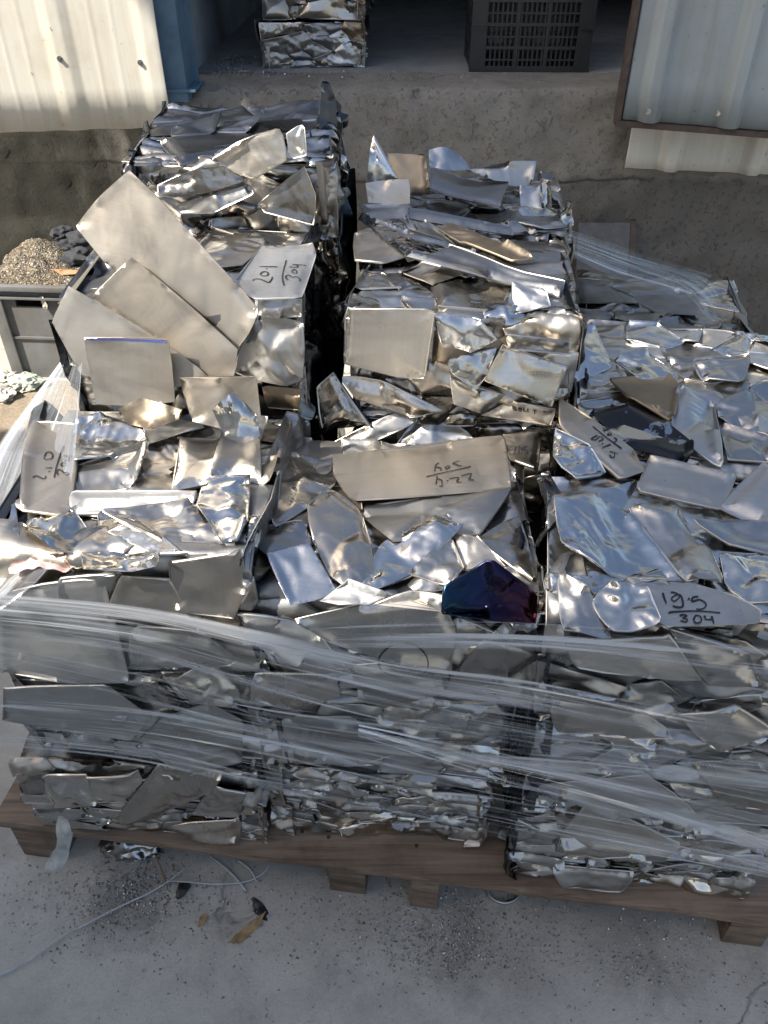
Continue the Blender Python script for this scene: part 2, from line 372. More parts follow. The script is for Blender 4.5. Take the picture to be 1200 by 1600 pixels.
nC = len(cpts); mesh('shade_canopy_slab', [(x, y, cz) for x, y in cpts] + [(x, y, cz + .08) for x, y in cpts], [tuple(reversed(range(nC))), tuple(range(nC, 2 * nC))] + [(k, (k + 1) % nC, nC + (k + 1) % nC, nC + k) for k in range(nC)], ROOFM, yard)
MB().cyl((-4.8, 2.2, 0), (-4.8, 2.2, 6.0), .06, 16).build('shade_canopy_post', ROOFM, yard)

def corrugated(A, B, h, rib=.25, depth=.032, phase=0.0, nz=10, rip=.0, lean=0.0, sag=.0, wtop=.03, wbase=.08):
    """trapezoid ribbed sheet from bottom point A to bottom point B, h high; ribs stand towards the camera"""
    A = np.array(A, float); B = np.array(B, float); L = np.linalg.norm((B - A)[:2]); e = (B - A) / L
    n = np.array([e[1], -e[0], 0])
    ss = np.unique(np.r_[np.arange(0, L, .006), L]); zz = np.linspace(0, h, nz)
    def prof(s):
        q = (s + phase) % rib; c = np.minimum(q, rib - q)
        return depth * np.clip((wbase / 2 - c) / ((wbase - wtop) / 2), 0, 1) + .0012 * np.exp(-((np.abs(q - rib / 2) - .035) / .006) ** 2)
    V = []; 
    for s in ss:
        for z in zz: V.append(A + e * s + n * (prof(s) + lean * z) + np.array([0, 0, z]))
    V = np.array(V); m = len(zz)
    V += .004 * noise(V * 5)[:, None] * n
    V[:, 2] += np.where(np.isclose(np.tile(zz, len(ss)), 0), .006 * noise(np.c_[np.repeat(ss, m) * 9, np.zeros(len(V)), np.zeros(len(V))]), 0)
    Fc = [(i * m + j, (i + 1) * m + j, (i + 1) * m + j + 1, i * m + j + 1) for i in range(len(ss) - 1) for j in range(m - 1)]
    return V, Fc, (lambda s, z: A + e * s + n * (prof(s) + lean * z) + np.array([0, 0, z])), n
def add_thick(o, t=.0012):
    md = o.modifiers.new('sheet_thickness', 'SOLIDIFY'); md.thickness = t; md.offset = 0
def screws(parent, fn, n, spots):
    for s, z in spots:
        p = fn(s, z); mb = MB(); n_ = Vector(n)
        mb.cyl(p, Vector(p) + n_ * .004, .009, 14).cyl(Vector(p) + n_ * .004, Vector(p) + n_ * .011, .0065, 6)
        mb.build('screw', ZINC, parent, 35)
# left cladding
b0 = aty(-160, 235, 3.0); b1 = aty(270, 203, 3.0)
cl = empty('wall_cladding', b1, 'sunlit cream corrugated cladding sheet with rusty scuffs beside the blue post', 'cladding')
# rib positions: let a rib fall at px 130
Lw = b1[0] - b0[0]; sr = aty(128, 225, 3.0)[0] - b0[0]
V, Fc, fn, nn = corrugated((b0[0], 3.0, b1[2] - .02), (b1[0], 3.0, b1[2] + .01), 1.15, .30, .007, .30 - sr % .30, wtop=.035, wbase=.10)
add_thick(mesh('corrugated_sheet', V, Fc, CREAM, cl, 30))
screws(cl, fn, nn, [(aty(102, 124, 3)[0] - b0[0], .22), (aty(225, 130, 3)[0] - b0[0], .20)])
# blue post
c0 = aty(283, 190, 3.05)
post = empty('steel_post', (c0[0], 3.08, DZ), 'blue grey painted steel door post rising beside cream cladding', 'post')
xa, xb = aty(262, 190, 3.05)[0], aty(300, 190, 3.05)[0]
MB().box((xa - .06, 3.04, DZ - .03), (xb, 3.052, 1.97)).box((xb - .012, 3.053, DZ - .03), (xb, 3.16, 1.97)).box((xa - .06, 3.16, DZ + .002), (xb + .02, 3.172, 1.97)).build('flanged_column', BLUEP, post, None)
MB().box((xa - .07, 3.03, DZ + .0015), (xb + .03, 3.2, DZ + .009)).build('base_plate', BLUEP, post, None)
# right door
d0 = aty(972, 186, 2.93); d1 = aty(1330, 214, 2.86)
door = empty('metal_door', d0, 'pale grey corrugated metal door in a rusty angle iron frame', 'door')
V, Fc, fn, nn = corrugated(d0, d1, 1.1, .265, .03, .265 - .085)
add_thick(mesh('corrugated_sheet', V, Fc, GREYC, door, 30))
e = Vector(d1 - d0).normalized(); nv = Vector(nn)
Mf = Matrix.Translation(Vector(d0)) @ Matrix(((e.x, -nv.x, 0), (e.y, -nv.y, 0), (e.z, -nv.z, 1))).to_4x4()
MB().box((-.02, -.012, -.022), (1.0, .05, -.004), Mf).box((-.02, .004, -.004), (1.0, .012, .06), Mf).build('bottom_rail', RUST, door, None)
MB().box((-.022, -.01, -.003), (-.006, .05, 1.1), Mf).box((-.006, .004, .06), (.05, .012, 1.1), Mf).build('side_rail', RUST, door, None)
mb = MB()
for k in range(3): mb.cyl(Mf @ Vector((-.03, .0, .42 + .09 * k)), Mf @ Vector((-.03, .0, .50 + .09 * k)), .009, 10)
mb.box((-.03, -.013, .42), (.0, -.0105, .68), Mf); mb.build('hinge', ZINC, door)
screws(door, fn, nn, [(.075, .035), (.31, .04)])
# lower cladding
g0 = aty(976, 262, 3.04); g1 = aty(1330, 278, 3.03)
low = empty('cladding_strip', g0, 'short off white corrugated cladding strip hanging below the metal door', 'cladding')
V, Fc, fn, nn = corrugated(g0, g1, .42, .30, .034, .30 - .155)
add_thick(mesh('corrugated_sheet', V, Fc, OFFW, low, 30))
# unseen building behind the camera, added and shaped to shade the foreground
opp = empty('added_shade_shed', (-3.2, -2, 0), 'unseen rendered building behind the camera, added and shaped to shade the foreground', 'building')
MB().box((-6.0, -5.0, 0), (-1.2, -.55, 3.2)).box((-6.0, -.549, 0), (-3.7, .85, 3.2)).build('added_shade_wall', SHADEWALL, opp, None)
MB().box((-6.2, -5.2, 3.2), (-1.0, -.36, 3.3)).box((-1.80, -.36, 3.21), (-1.0, .17, 3.29)).box((-6.2, -.36, 3.205), (-3.5, .97, 3.295)).build('roof', ROOFM, opp, None)  # roof of the unseen building added to shade the foreground

# ------------------------------------------------------------------ sheet metal
def resample(poly, step, rag, rs, roundc=.0):
    poly = [np.array(p, float) for p in poly]; out = []; eid = []
    n = len(poly)
    for i in range(n):
        a, b = poly[i], poly[(i + 1) % n]; L = np.linalg.norm(b - a)
        if L < 1e-6: continue
        k = max(1, int(round(L / step))); t = (b - a) / L; nn = np.array([-t[1], t[0]])
        bow = rs.normal(0, .012) * L
        for j in range(k):
            f = j / k; d = 4 * f * (1 - f) * bow + (rs.normal(0, rag) if j else 0)
            out.append(a + (b - a) * f + nn * d); eid.append(i)
    return np.array(out), np.array(eid)
def inside(pts, poly):
    x, y = pts[:, 0], pts[:, 1]; r = np.zeros(len(pts), bool); n = len(poly); j = n - 1
    for i in range(n):
        xi, yi = poly[i]; xj, yj = poly[j]
        c = ((yi > y) != (yj > y)) & (x < (xj - xi) * (y - yi) / (yj - yi + 1e-12) + xi); r ^= c; j = i
    return r
def edgedist(pts, poly):
    """distance to the outline and index of the nearest outline segment"""
    a = poly; b = np.roll(poly, -1, 0); d = b - a; L2 = (d ** 2).sum(1) + 1e-12
    t = np.clip(((pts[:, None] - a[None]) * d[None]).sum(2) / L2[None], 0, 1)
    q = a[None] + t[..., None] * d[None]; D = np.sqrt(((pts[:, None] - q) ** 2).sum(2))
    k = D.argmin(1); return D[np.arange(len(pts)), k], k
class Relief:
    """height of one bent sheet over its own plane: tilt, folds, dents, rolled edges"""
    def __init__(s, poly, seed, amp=1.0, folds=2, dent=1.0, wr=1.0, tilt=.05, curl=1.0, buckle=None, pillow=0.0, crump=0.0, conform=0.0, nfac=9, slope=.13):
        rs = s.rs = np.random.RandomState(seed); s.poly = np.array(poly, float); s.seed = seed; s.c = s.poly.mean(0)
        s.size = np.sqrt(max(1e-5, abs(np.dot(s.poly[:, 0], np.roll(s.poly[:, 1], 1)) - np.dot(s.poly[:, 1], np.roll(s.poly[:, 0], 1))) / 2))
        s.tilt = rs.normal(0, tilt, 2); s.folds = []; s.amp = amp; s.dent = dent; s.wr = wr; s.curl = curl; s.pillow = pillow; s.crump = crump; s.conform = conform; s.buckle = (.004 * wr if buckle is None else buckle)
        for _ in range(folds):
            a = rs.uniform(0, math.pi); o = rs.normal(0, .22) * s.size
            s.folds.append((np.array([math.cos(a), math.sin(a)]), o, rs.normal(0, .13) * amp, rs.uniform(.002, .008)))
        n = len(s.poly); s.ecurl = rs.normal(-.0005, .0042, n) * curl; s.elen = rs.uniform(.004, .016, n)
        s.fac = [(rs.normal(0, slope, (nfac, 2)), rs.normal(0, .12, nfac) * s.size * slope) for _ in (0, 1)]
        wl = rs.randint(0, n); s.wpos = s.poly[wl] * .7 + s.c * .3; s.wang = rs.uniform(0, math.pi)
    def __call__(s, p):
        p = np.asarray(p, float); q = p - s.c; h = q @ s.tilt
        for d, o, k, w in s.folds:
            x = q @ d - o; h = h + k * (np.sqrt(x * x + w * w) - .25 * s.size)
        T_ = .00012
        for sg_, (G_, o_) in zip((1, -1), s.fac):          # sharply creased facets: softened maximum of planes
            z_ = (q @ G_.T + o_) * s.dent; mx = z_.max(1); h = h + sg_ * (mx + T_ * np.log(np.exp((z_ - mx[:, None]) / T_).sum(1)))
        h = h + s.dent * .0012 * noise2(p, 9, s.seed) + s.dent * .0006 * noise2(p, 30, s.seed + 5)
        # rolling buckles, mostly along the sheet
        a = s.wang * .35 - .5; u = q @ np.array([math.cos(a), math.sin(a)]); v = q @ np.array([-math.sin(a), math.cos(a)])
        bk = noise(np.c_[u * 7, v * 20, np.full(len(p), s.seed * .31)])
        h = h + s.buckle * (np.sqrt(bk * bk + .0012) - .3) * np.sign(s.elen[0] - .008)
        # a bundle of sharp wrinkles running in from one side
        a = s.wang; u = q @ np.array([math.cos(a), math.sin(a)]); v = q @ np.array([-math.sin(a), math.cos(a)])
        m = np.exp(-(((p - s.wpos) ** 2).sum(1)) / (.30 * s.size + .008) ** 2)
        rid = 1 - np.abs(noise(np.c_[u * 16, v * 70, np.full(len(p), s.seed * .77)])) * 2.0
        h = h + s.wr * .0045 * m * rid
        D, k = edgedist(p, s.poly); ins = inside(p, s.poly)
        if s.crump:
            w_ = np.c_[p[:, 0] * 20 + .5 * noise2(p, 9, s.seed), p[:, 1] * 34 + .5 * noise2(p, 9, s.seed + 7), np.full(len(p), s.seed * .53)]
            h = h + s.crump * (np.abs(noise(w_)) + .5 * np.abs(noise(w_ * 1.9 + 5)) - .3)
        De = np.where(ins, D, 0)
        if s.conform: h = h * (1 - s.conform * np.exp(-De / .014))
        h = h + s.pillow * (1 - np.exp(-De / .013))
        return h + s.ecurl[k] * np.exp(-(D / s.elen[k]) ** 2)
def sheet_data(poly, fmap, rel, res=.006, rag=.0006, skirt=.0018, base=0.0, seed=0, closed=False):
    rs = np.random.RandomState(seed + 11); B, eid = resample(poly, res, rag, rs)
    lo, hi = B.min(0), B.max(0)
    gx = np.arange(lo[0], hi[0], res); gy = np.arange(lo[1], hi[1], res * .87)
    G = np.array([(x + (res / 2 if j % 2 else 0), y) for j, y in enumerate(gy) for x in gx]).reshape(-1, 2)
    if len(G):
        G = G + rs.uniform(-.18, .18, G.shape) * res; G = G[inside(G, B)]
    if len(G):
        D, _ = edgedist(G, B); G = G[D > res * .55]
    P2 = np.vstack([B, G]) if len(G) else B; nb = len(B)
    r = delaunay_2d_cdt([Vector(p) for p in P2], [], [list(range(nb))], 1, 1e-7, True)
    vs = np.array([v[:] for v in r[0]]); fs = [tuple(f) for f in r[2]]
    h = rel(vs) + base; top = fmap(vs, h); V = list(top); Fs = list(fs)
    # rim: every edge used once
    cnt = {}
    for f in fs:
        for i in range(len(f)):
            e = (f[i], f[(i + 1) % len(f)]); k = (min(e), max(e))
            cnt[k] = None if k in cnt else e
    rim = [e for e in cnt.values() if e]; ring = {}; low = fmap(vs, h - skirt)
    uv = [tuple(p) for p in vs]
    if closed:
        n = len(V); V += list(low); uv += uv[:n]; Fs += [tuple(i + n for i in reversed(f)) for f in fs]
        Fs += [(b, a, a + n, b + n) for a, b in rim]
    else:
        # rounded lip: three narrow rings outside the cut line
        out_ = {}
        for a, b in rim:
            t = vs[b] - vs[a]; t = t / (np.linalg.norm(t) + 1e-9); n_ = np.array([t[1], -t[0]])
            for q in (a, b): out_[q] = out_.get(q, 0) + n_
        ids = list(out_); Nn = np.array([out_[q] for q in ids]); Nn /= np.linalg.norm(Nn, axis=1)[:, None] + 1e-9
        _, ke = edgedist(vs[ids], np.asarray(poly, float)); sg = np.where(np.random.RandomState(seed + 3).uniform(size=len(poly)) < .3, -1.0, 1.0)[ke]
        lip = np.random.RandomState(seed + 4).uniform(.4, 1.1, len(poly))[ke]
        prev = {q: q for q in ids}
        for dx, dh in ((.0012, .0004), (.0021, .0015), (.0023, .0020 + skirt)):
            Pq = vs[ids] + Nn * (dx * lip)[:, None]; Hq = h[ids] - dh * lip * (sg if dh < .0019 else np.where(sg < 0, -.3, 1.0))
            W3 = fmap(Pq, Hq); cur = {}
            for i, q in enumerate(ids): cur[q] = len(V); V.append(W3[i]); uv.append(tuple(Pq[i]))
            for a, b in rim: Fs.append((prev[b], prev[a], cur[a], cur[b]))
            prev = cur
    return np.array(V), Fs, np.array(uv)
def make_sheet(name, mat, parent, *a, ang=None, smooth=52, label=None, **k):
    V, Fc, uv = sheet_data(*a, **k)
    t = ang if ang is not None else random.uniform(0, math.pi)
    uv = uv @ np.array([[math.cos(t), -math.sin(t)], [math.sin(t), math.cos(t)]])
    o = mesh(name, V, Fc, mat, parent, smooth, uv)
    if label: o['label'] = label
    return o
def voronoi(rect, n, rs, an=1.0):
    """irregular cells of a rectangle; an > 1 stretches them along x"""
    x0, y0, x1, y1 = rect
    P = np.c_[rs.uniform(x0, x1, n), rs.uniform(y0, y1, n)]; sc = np.array([1 / an, 1.0])
    def cells(P):
        out = []
        for i in range(len(P)):
            poly = [np.array(c) for c in ((x0, y0), (x1, y0), (x1, y1), (x0, y1))]
            for j in range(len(P)):
                if i == j: continue
                m = (P[i] + P[j]) / 2; d = (P[j] - P[i]) * sc * sc; new = []
                for k in range(len(poly)):
                    a, b = poly[k], poly[(k + 1) % len(poly)]; da, db = (a - m) @ d, (b - m) @ d
                    if da <= 0: new.append(a)
                    if (da < 0) != (db < 0) and abs(da - db) > 1e-12: new.append(a + (b - a) * da / (da - db))
                poly = new
                if len(poly) < 3: break
            out.append(poly)
        return out
    for it in range(1):
        cs = cells(P); P = np.array([np.mean(c, axis=0) * .6 + p * .4 if len(c) > 2 else p for c, p in zip(cs, P)])
    return [c for c in cells(P) if len(c) > 2]

def tidy(poly, m=.004):
    out = []
    for p in poly:
        if not out or np.linalg.norm(p - out[-1]) > m: out.append(p)
    if len(out) > 2 and np.linalg.norm(out[0] - out[-1]) <= m: out.pop()
    return out
BALES = {}
class Bale:
    """one compressed block: local x to the right, y to the back, z up, from the middle of its front bottom edge"""
    def __init__(s, org, w, d, h, yaw=0, pitch=0, roll=0, seed=0):
        s.w, s.d, s.h, s.seed = w, d, h, seed
        Mx = Matrix.Rotation(R(yaw), 3, 'Z') @ Matrix.Rotation(R(pitch), 3, 'X') @ Matrix.Rotation(R(roll), 3, 'Y')
        s.M = np.array(Mx); s.o = np.array(org, float)
    def world(s, L):
        P = L @ s.M.T + s.o
        q = P * 5 + s.seed * 3.1
        return P + np.c_[noise(q), noise(q + 40), noise(q + 80) * .7] * .010
    def front(s, p, h, r=.022):
        """unrolled front and top: p = (across, up the front then back over the top)"""
        x = p[:, 0] - s.w / 2; t = p[:, 1]; H = s.h - r; arc = r * math.pi / 2
        a = np.clip((t - H) / r, 0, math.pi / 2); y = r * (1 - np.cos(a)); z = np.minimum(t, H) + r * np.sin(a)
        y = y + np.maximum(t - H - arc, 0)
        ny, nz = -np.cos(a), np.sin(a)
        return s.world(np.c_[x, y + ny * h, z + nz * h])
    def side(s, sg):
        def f(p, h):
            return s.world(np.c_[np.full(len(p), sg * s.w / 2) + sg * h, p[:, 0] if sg > 0 else s.d - p[:, 0], p[:, 1]])
        return f
    def core(s, name, parent, res=.009, rough=1.0, mat=None):
        w, d, h = s.w, s.d, s.h; nx, ny, nz = (max(3, int(v / res)) for v in (w, d, h))
        V = {}; pts = []; Fs = []
        def vid(i, j, k):
            if (i, j, k) not in V: V[(i, j, k)] = len(pts); pts.append((i / nx, j / ny, k / nz))
            return V[(i, j, k)]
        def quad(f, A, B, flip):
            for a in range(A):
                for b in range(B):
                    q = [f(a, b), f(a + 1, b), f(a + 1, b + 1), f(a, b + 1)]
                    Fs.append(tuple(vid(*c) for c in (reversed(q) if flip else q)))
        quad(lambda a, b: (a, b, nz), nx, ny, False); quad(lambda a, b: (a, b, 0), nx, ny, True)
        quad(lambda a, b: (a, 0, b), nx, nz, False); quad(lambda a, b: (a, ny, b), nx, nz, True)
        quad(lambda a, b: (0, a, b), ny, nz, True); quad(lambda a, b: (nx, a, b), ny, nz, False)
        U = np.array(pts); L = np.c_[(U[:, 0] - .5) * w, U[:, 1] * d, U[:, 2] * h]
        c = np.array([0, d / 2, h / 2]); hs = np.array([w, d, h]) / 2
        q = (L - c) / hs; n = np.sign(q) * np.maximum(0, np.abs(q) ** 24); n /= np.linalg.norm(n, axis=1)[:, None]
        L = L - n * .010
        # layered crush: folded strata, mostly level on the sides
        w1 = L + .03 * np.c_[noise(L * 9 + s.seed), noise(L * 9 + 31), noise(L * 9 + 62)]
        st = w1 * np.array([11, 11, 46]) + s.seed * 7
        rid = 1 - 2 * np.abs(noise(st)); big = noise(w1 * np.array([9, 9, 20]) + 5); fine = noise(w1 * np.array([30, 30, 85]))
        topw = np.abs(n[:, 2]); rid_t = 1 - 2 * np.abs(noise(w1 * np.array([22, 16, 10]) + s.seed))
        disp = (1 - topw) * (.011 * rid + .004 * fine) + topw * .006 * rid_t + .007 * big
        L = L + n * (disp * rough - .004)[:, None]; L[:, 2] = np.maximum(L[:, 2], .002)
        P = s.world(L) if True else L
        return mesh(name, P, Fs, mat or CORE, parent, 32, np.c_[L[:, 0] + L[:, 1] * .7, L[:, 2] + L[:, 1] * .4])

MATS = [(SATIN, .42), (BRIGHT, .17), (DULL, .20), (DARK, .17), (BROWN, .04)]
def pickmat(rs, mats=MATS):
    x = rs.uniform(0, sum(w for _, w in mats))
    for m, w in mats:
        x -= w
        if x <= 0: return m
    return mats[0][0]
def skin(b, parent, nf=26, ns=10, sides=(1,), top=True, smats=None, an=2.0, res=.0045, mats=MATS, amp=1.0, holes=0.0, nt=0, buckle=.008):
    """covers a bale with its own bent sheets; front cells run over the edge on to the top"""
    rs = np.random.RandomState(b.seed * 13 + 5); k = 0
    tt = b.h + (.05 if top else -.004)
    jobs = []
    for c in voronoi((-.006, .004, b.w + .006, tt), nf, rs, an): jobs.append((c, b.front, 1.0))
    if top and nt:
        for c in voronoi((-.004, b.h + .02, b.w + .004, b.h + b.d - .012), nt, rs, 1.25): jobs.append((c, b.front, .9))
    for sg in sides:
        for c in voronoi((-.004, .004, b.d + .004, b.h + .004), ns, rs, 1.6): jobs.append((c, b.side(sg), .8))
    for c, f, a in jobs:
        k += 1
        if rs.uniform() < holes: continue
        c = np.array(tidy(c)); 
        if len(c) < 3: continue
        cen = c.mean(0); ang = rs.normal(0, .03); Rm = np.array([[math.cos(ang), -math.sin(ang)], [math.sin(ang), math.cos(ang)]])
        c = cen + (c - cen) @ Rm.T * rs.uniform(1.0, 1.05)
        ext = np.ptp(c, axis=0)
        if min(ext) < .008: continue
        rel = Relief(c, b.seed * 100 + k, amp * (a if a < 1 else 1.25), rs.randint(1, 5), 1.15, rs.uniform(.2, 1.5), .034 * a if a != .8 else .09, .9 if a != .8 else 1.8, buckle=buckle * rs.uniform(.2, 1.4), conform=.85 if a != .8 else .35, nfac=14 if a != .9 else 8, slope=rs.uniform(.10, .26) if a != .9 else rs.uniform(.04, .16), crump=rs.choice([0, 0, .005, .009]), pillow=rs.uniform(.001, .008) if a != .9 else rs.uniform(0, .004))
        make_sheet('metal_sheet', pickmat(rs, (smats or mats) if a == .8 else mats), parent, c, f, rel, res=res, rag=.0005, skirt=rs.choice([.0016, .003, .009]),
                   base=rs.uniform(-.007, .001) if a == 1.0 else rs.uniform(-.006, .0), seed=b.seed * 100 + k, smooth=52)['fill'] = 1
VIS = 'compressed steel scrap bales on the pallet'
def bale(key, org, w, d, h, yaw=0, pitch=0, roll=0, seed=1, label='', skinkw=None, res=.009, cat='scrap bale', group=VIS, rough=1.0, mat=None):
    b = Bale(org, w, d, h, yaw, pitch, roll, seed)
    e = empty('scrap_bale', org, label, cat, group)
    b.core('crushed_core', e, res, rough, mat)
    if skinkw is not None: skin(b, e, **skinkw)
    b.e = e; BALES[key] = b; return b
HID = 'crushed steel bale buried low in the middle and back stacks of the pallet'
PT = .14
COOL = [(SATIN, .45), (BRIGHT, .22), (DARK, .2), (DULL, .13)]
GAP = [(SHADEBLACK, .6), (DARK, .3), (BRIGHT, .1)]
SHADE = [(DARK, .55), (SATIN, .25), (BRIGHT, .2)]  # darker mix for bales standing in shade, the shade put into colour
h3 = .221
# front left stack
bale('FL1', (-.418, .765, PT), .405, .36, .215, -3, seed=1, label='bottom bale at the left end of the pallet front, uncovered below the film', skinkw=dict(nf=42, ns=12, sides=(1,), top=False, an=2.6))
bale('FL2', (-.375, .778, PT + h3), .385, .35, h3 - .004, -4, seed=2, label='bale second from the bottom in the front left stack, broad flat sheets', skinkw=dict(nf=22, ns=10, sides=(1, -1), top=False, an=1.6))
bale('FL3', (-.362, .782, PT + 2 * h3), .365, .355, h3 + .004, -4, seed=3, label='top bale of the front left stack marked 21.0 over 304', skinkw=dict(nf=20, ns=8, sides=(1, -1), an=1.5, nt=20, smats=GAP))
# front middle stack
h3 = .203
bale('FC1', (-.012, .760, PT), .37, .36, h3 - .003, -4, seed=4, label='bottom bale in the middle of the pallet front, tightly layered folds', skinkw=dict(nf=56, ns=8, sides=(1, -1), top=False, an=3.0))
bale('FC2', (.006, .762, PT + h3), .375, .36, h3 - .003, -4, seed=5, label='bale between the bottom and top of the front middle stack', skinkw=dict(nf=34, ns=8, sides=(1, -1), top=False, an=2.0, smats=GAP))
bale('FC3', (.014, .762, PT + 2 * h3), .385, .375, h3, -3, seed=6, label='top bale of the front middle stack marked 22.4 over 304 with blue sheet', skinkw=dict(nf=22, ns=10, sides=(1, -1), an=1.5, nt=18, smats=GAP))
# front right stack
h3 = .222
bale('FR1', (.412, .672, PT), .385, .27, h3 - .003, -5, seed=7, label='bottom bale at the right end of the pallet front', skinkw=dict(nf=46, ns=10, sides=(-1,), top=False, an=2.5, mats=COOL, smats=GAP))
bale('FR2', (.418, .668, PT + h3), .40, .27, h3 - .003, -5, seed=8, label='bale second from the bottom in the front right stack', skinkw=dict(nf=26, ns=10, sides=(-1,), top=False, an=2.0, mats=COOL, smats=GAP))
bale('FR3', (.414, .668, PT + 2 * h3), .405, .27, h3, -6, seed=9, label='top bale of the front right stack marked 19.5 over 304', skinkw=dict(nf=22, ns=10, sides=(-1,), an=1.6, nt=16, mats=COOL, smats=GAP))
# middle right stack
for k in range(2): bale(f'MR{k}', (.52, .985, PT + .222 * k), .37, .43, .219, -12, seed=20 + k, label=HID, res=.02)
bale('MR3', (.482, .975, PT + .444), .375, .45, .232, -13, 2.0, seed=10, label='wide bale behind the front right stack marked 21.5 with a black coated strip', skinkw=dict(nf=18, ns=12, sides=(-1, 1), an=1.6, nt=22, mats=COOL, smats=GAP))
# middle left stack
for k in range(2): bale(f'ML{k}', (-.325, 1.17, PT + .213 * k), .37, .33, .21, 1, seed=24 + k, label=HID, res=.02)
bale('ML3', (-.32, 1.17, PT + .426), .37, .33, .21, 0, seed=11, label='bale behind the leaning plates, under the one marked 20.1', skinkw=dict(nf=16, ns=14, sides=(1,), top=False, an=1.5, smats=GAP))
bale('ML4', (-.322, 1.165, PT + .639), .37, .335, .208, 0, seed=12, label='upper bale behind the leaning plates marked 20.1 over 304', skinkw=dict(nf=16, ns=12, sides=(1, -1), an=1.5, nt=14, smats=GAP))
# middle middle stack
for k in range(3): bale(f'MC{k}', (.132, 1.20, PT + .205 * k), .345, .35, .202, -4, seed=28 + k, label=HID, res=.02)
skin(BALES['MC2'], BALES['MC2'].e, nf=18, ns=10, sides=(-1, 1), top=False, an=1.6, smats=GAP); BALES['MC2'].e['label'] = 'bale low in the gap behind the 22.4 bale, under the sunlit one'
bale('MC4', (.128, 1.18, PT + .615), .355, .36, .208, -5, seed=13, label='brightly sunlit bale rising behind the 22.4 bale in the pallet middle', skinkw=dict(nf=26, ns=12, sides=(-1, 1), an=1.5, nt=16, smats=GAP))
# back left stack
for k in range(3): bale(f'BL{k}', (-.287, 1.53, PT + .213 * k), .365, .36, .21, 0, seed=34 + k, label=HID, res=.02)
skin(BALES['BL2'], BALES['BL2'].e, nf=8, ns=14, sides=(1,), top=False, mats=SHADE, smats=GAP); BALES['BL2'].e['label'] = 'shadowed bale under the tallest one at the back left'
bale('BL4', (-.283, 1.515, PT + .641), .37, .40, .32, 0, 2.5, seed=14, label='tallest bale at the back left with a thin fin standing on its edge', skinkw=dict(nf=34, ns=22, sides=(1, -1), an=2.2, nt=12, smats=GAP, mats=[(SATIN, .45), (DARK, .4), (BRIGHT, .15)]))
# back middle stack
for k in range(3): bale(f'BC{k}', (.18, 1.60, PT + .205 * k), .36, .36, .202, -3, seed=40 + k, label=HID, res=.02)
bale('BC4', (.172, 1.585, PT + .615), .385, .36, .20, -4, 1.5, seed=15, label='bale against the dock at the back middle with upturned loose edges', skinkw=dict(nf=16, ns=10, sides=(-1, 1), an=1.5, nt=18, mats=COOL))
# back right stack
for k in range(2): bale(f'BR{k}', (.60, 1.56, PT + .20 * k), .36, .36, .197, -10, seed=46 + k, label=HID, res=.02)
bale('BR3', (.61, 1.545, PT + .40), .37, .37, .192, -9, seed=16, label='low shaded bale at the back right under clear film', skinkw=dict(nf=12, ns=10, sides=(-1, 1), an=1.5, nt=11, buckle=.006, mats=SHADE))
for b in BALES.values():
    if b.e['label'] == HID: b.e['group'] = 'bales buried in the stack'
# bales on the dock
p = atz(492, 106, DZ)
bale('D1', (p[0] - .005, p[1], DZ), .385, .36, .155, 2, seed=17, label='lower of two bales standing on the dock floor inside the doorway', skinkw=dict(nf=12, ns=8, sides=(1, -1), top=False, an=2.2, mats=[(DARK, .5), (SATIN, .4), (BROWN, .2)]), group='steel scrap bales on the dock')
bale('D2', (p[0] + .005, p[1] + .01, DZ + .158), .37, .35, .30, -2, seed=18, label='upper bale of the pair on the dock floor', skinkw=dict(nf=18, ns=8, sides=(1, -1), top=False, an=2.0, mats=[(DARK, .5), (SATIN, .4), (BROWN, .1)]), group='steel scrap bales on the dock')

# ------------------------------------------------------------------ the sheets one can pick out, each at its place on its bale
class Plane:
    def __init__(s, p0, n):
        s.p0 = np.array(p0, float); s.n = np.array(n, float); s.n /= np.linalg.norm(s.n)
        up = np.array([0, 0, 1.0]) if abs(s.n[2]) < .9 else np.array([0, 1.0, 0])
        s.e1 = np.cross(up, s.n); s.e1 /= np.linalg.norm(s.e1); s.e2 = np.cross(s.n, s.e1)
    def px(s, pts):
        return np.array([[np.dot(q - s.p0, s.e1), np.dot(q - s.p0, s.e2)] for q in (onplane(x, y, s.p0, s.n) for x, y in pts)])
    def map(s, p, h):
        return s.p0 + p[:, :1] * s.e1 + p[:, 1:2] * s.e2 + np.asarray(h)[:, None] * s.n
def face(b, which, off, tilt):
    if which == 'top': L = np.array([0, b.d / 2, b.h + off]); n = np.array([tilt[0], tilt[1], 1.0])
    else: L = np.array([0, -off, b.h / 2]); n = np.array([tilt[0], -1.0, tilt[1]])
    return Plane(b.M @ L + b.o, b.M @ n)
_k = [0]
PRESS = []
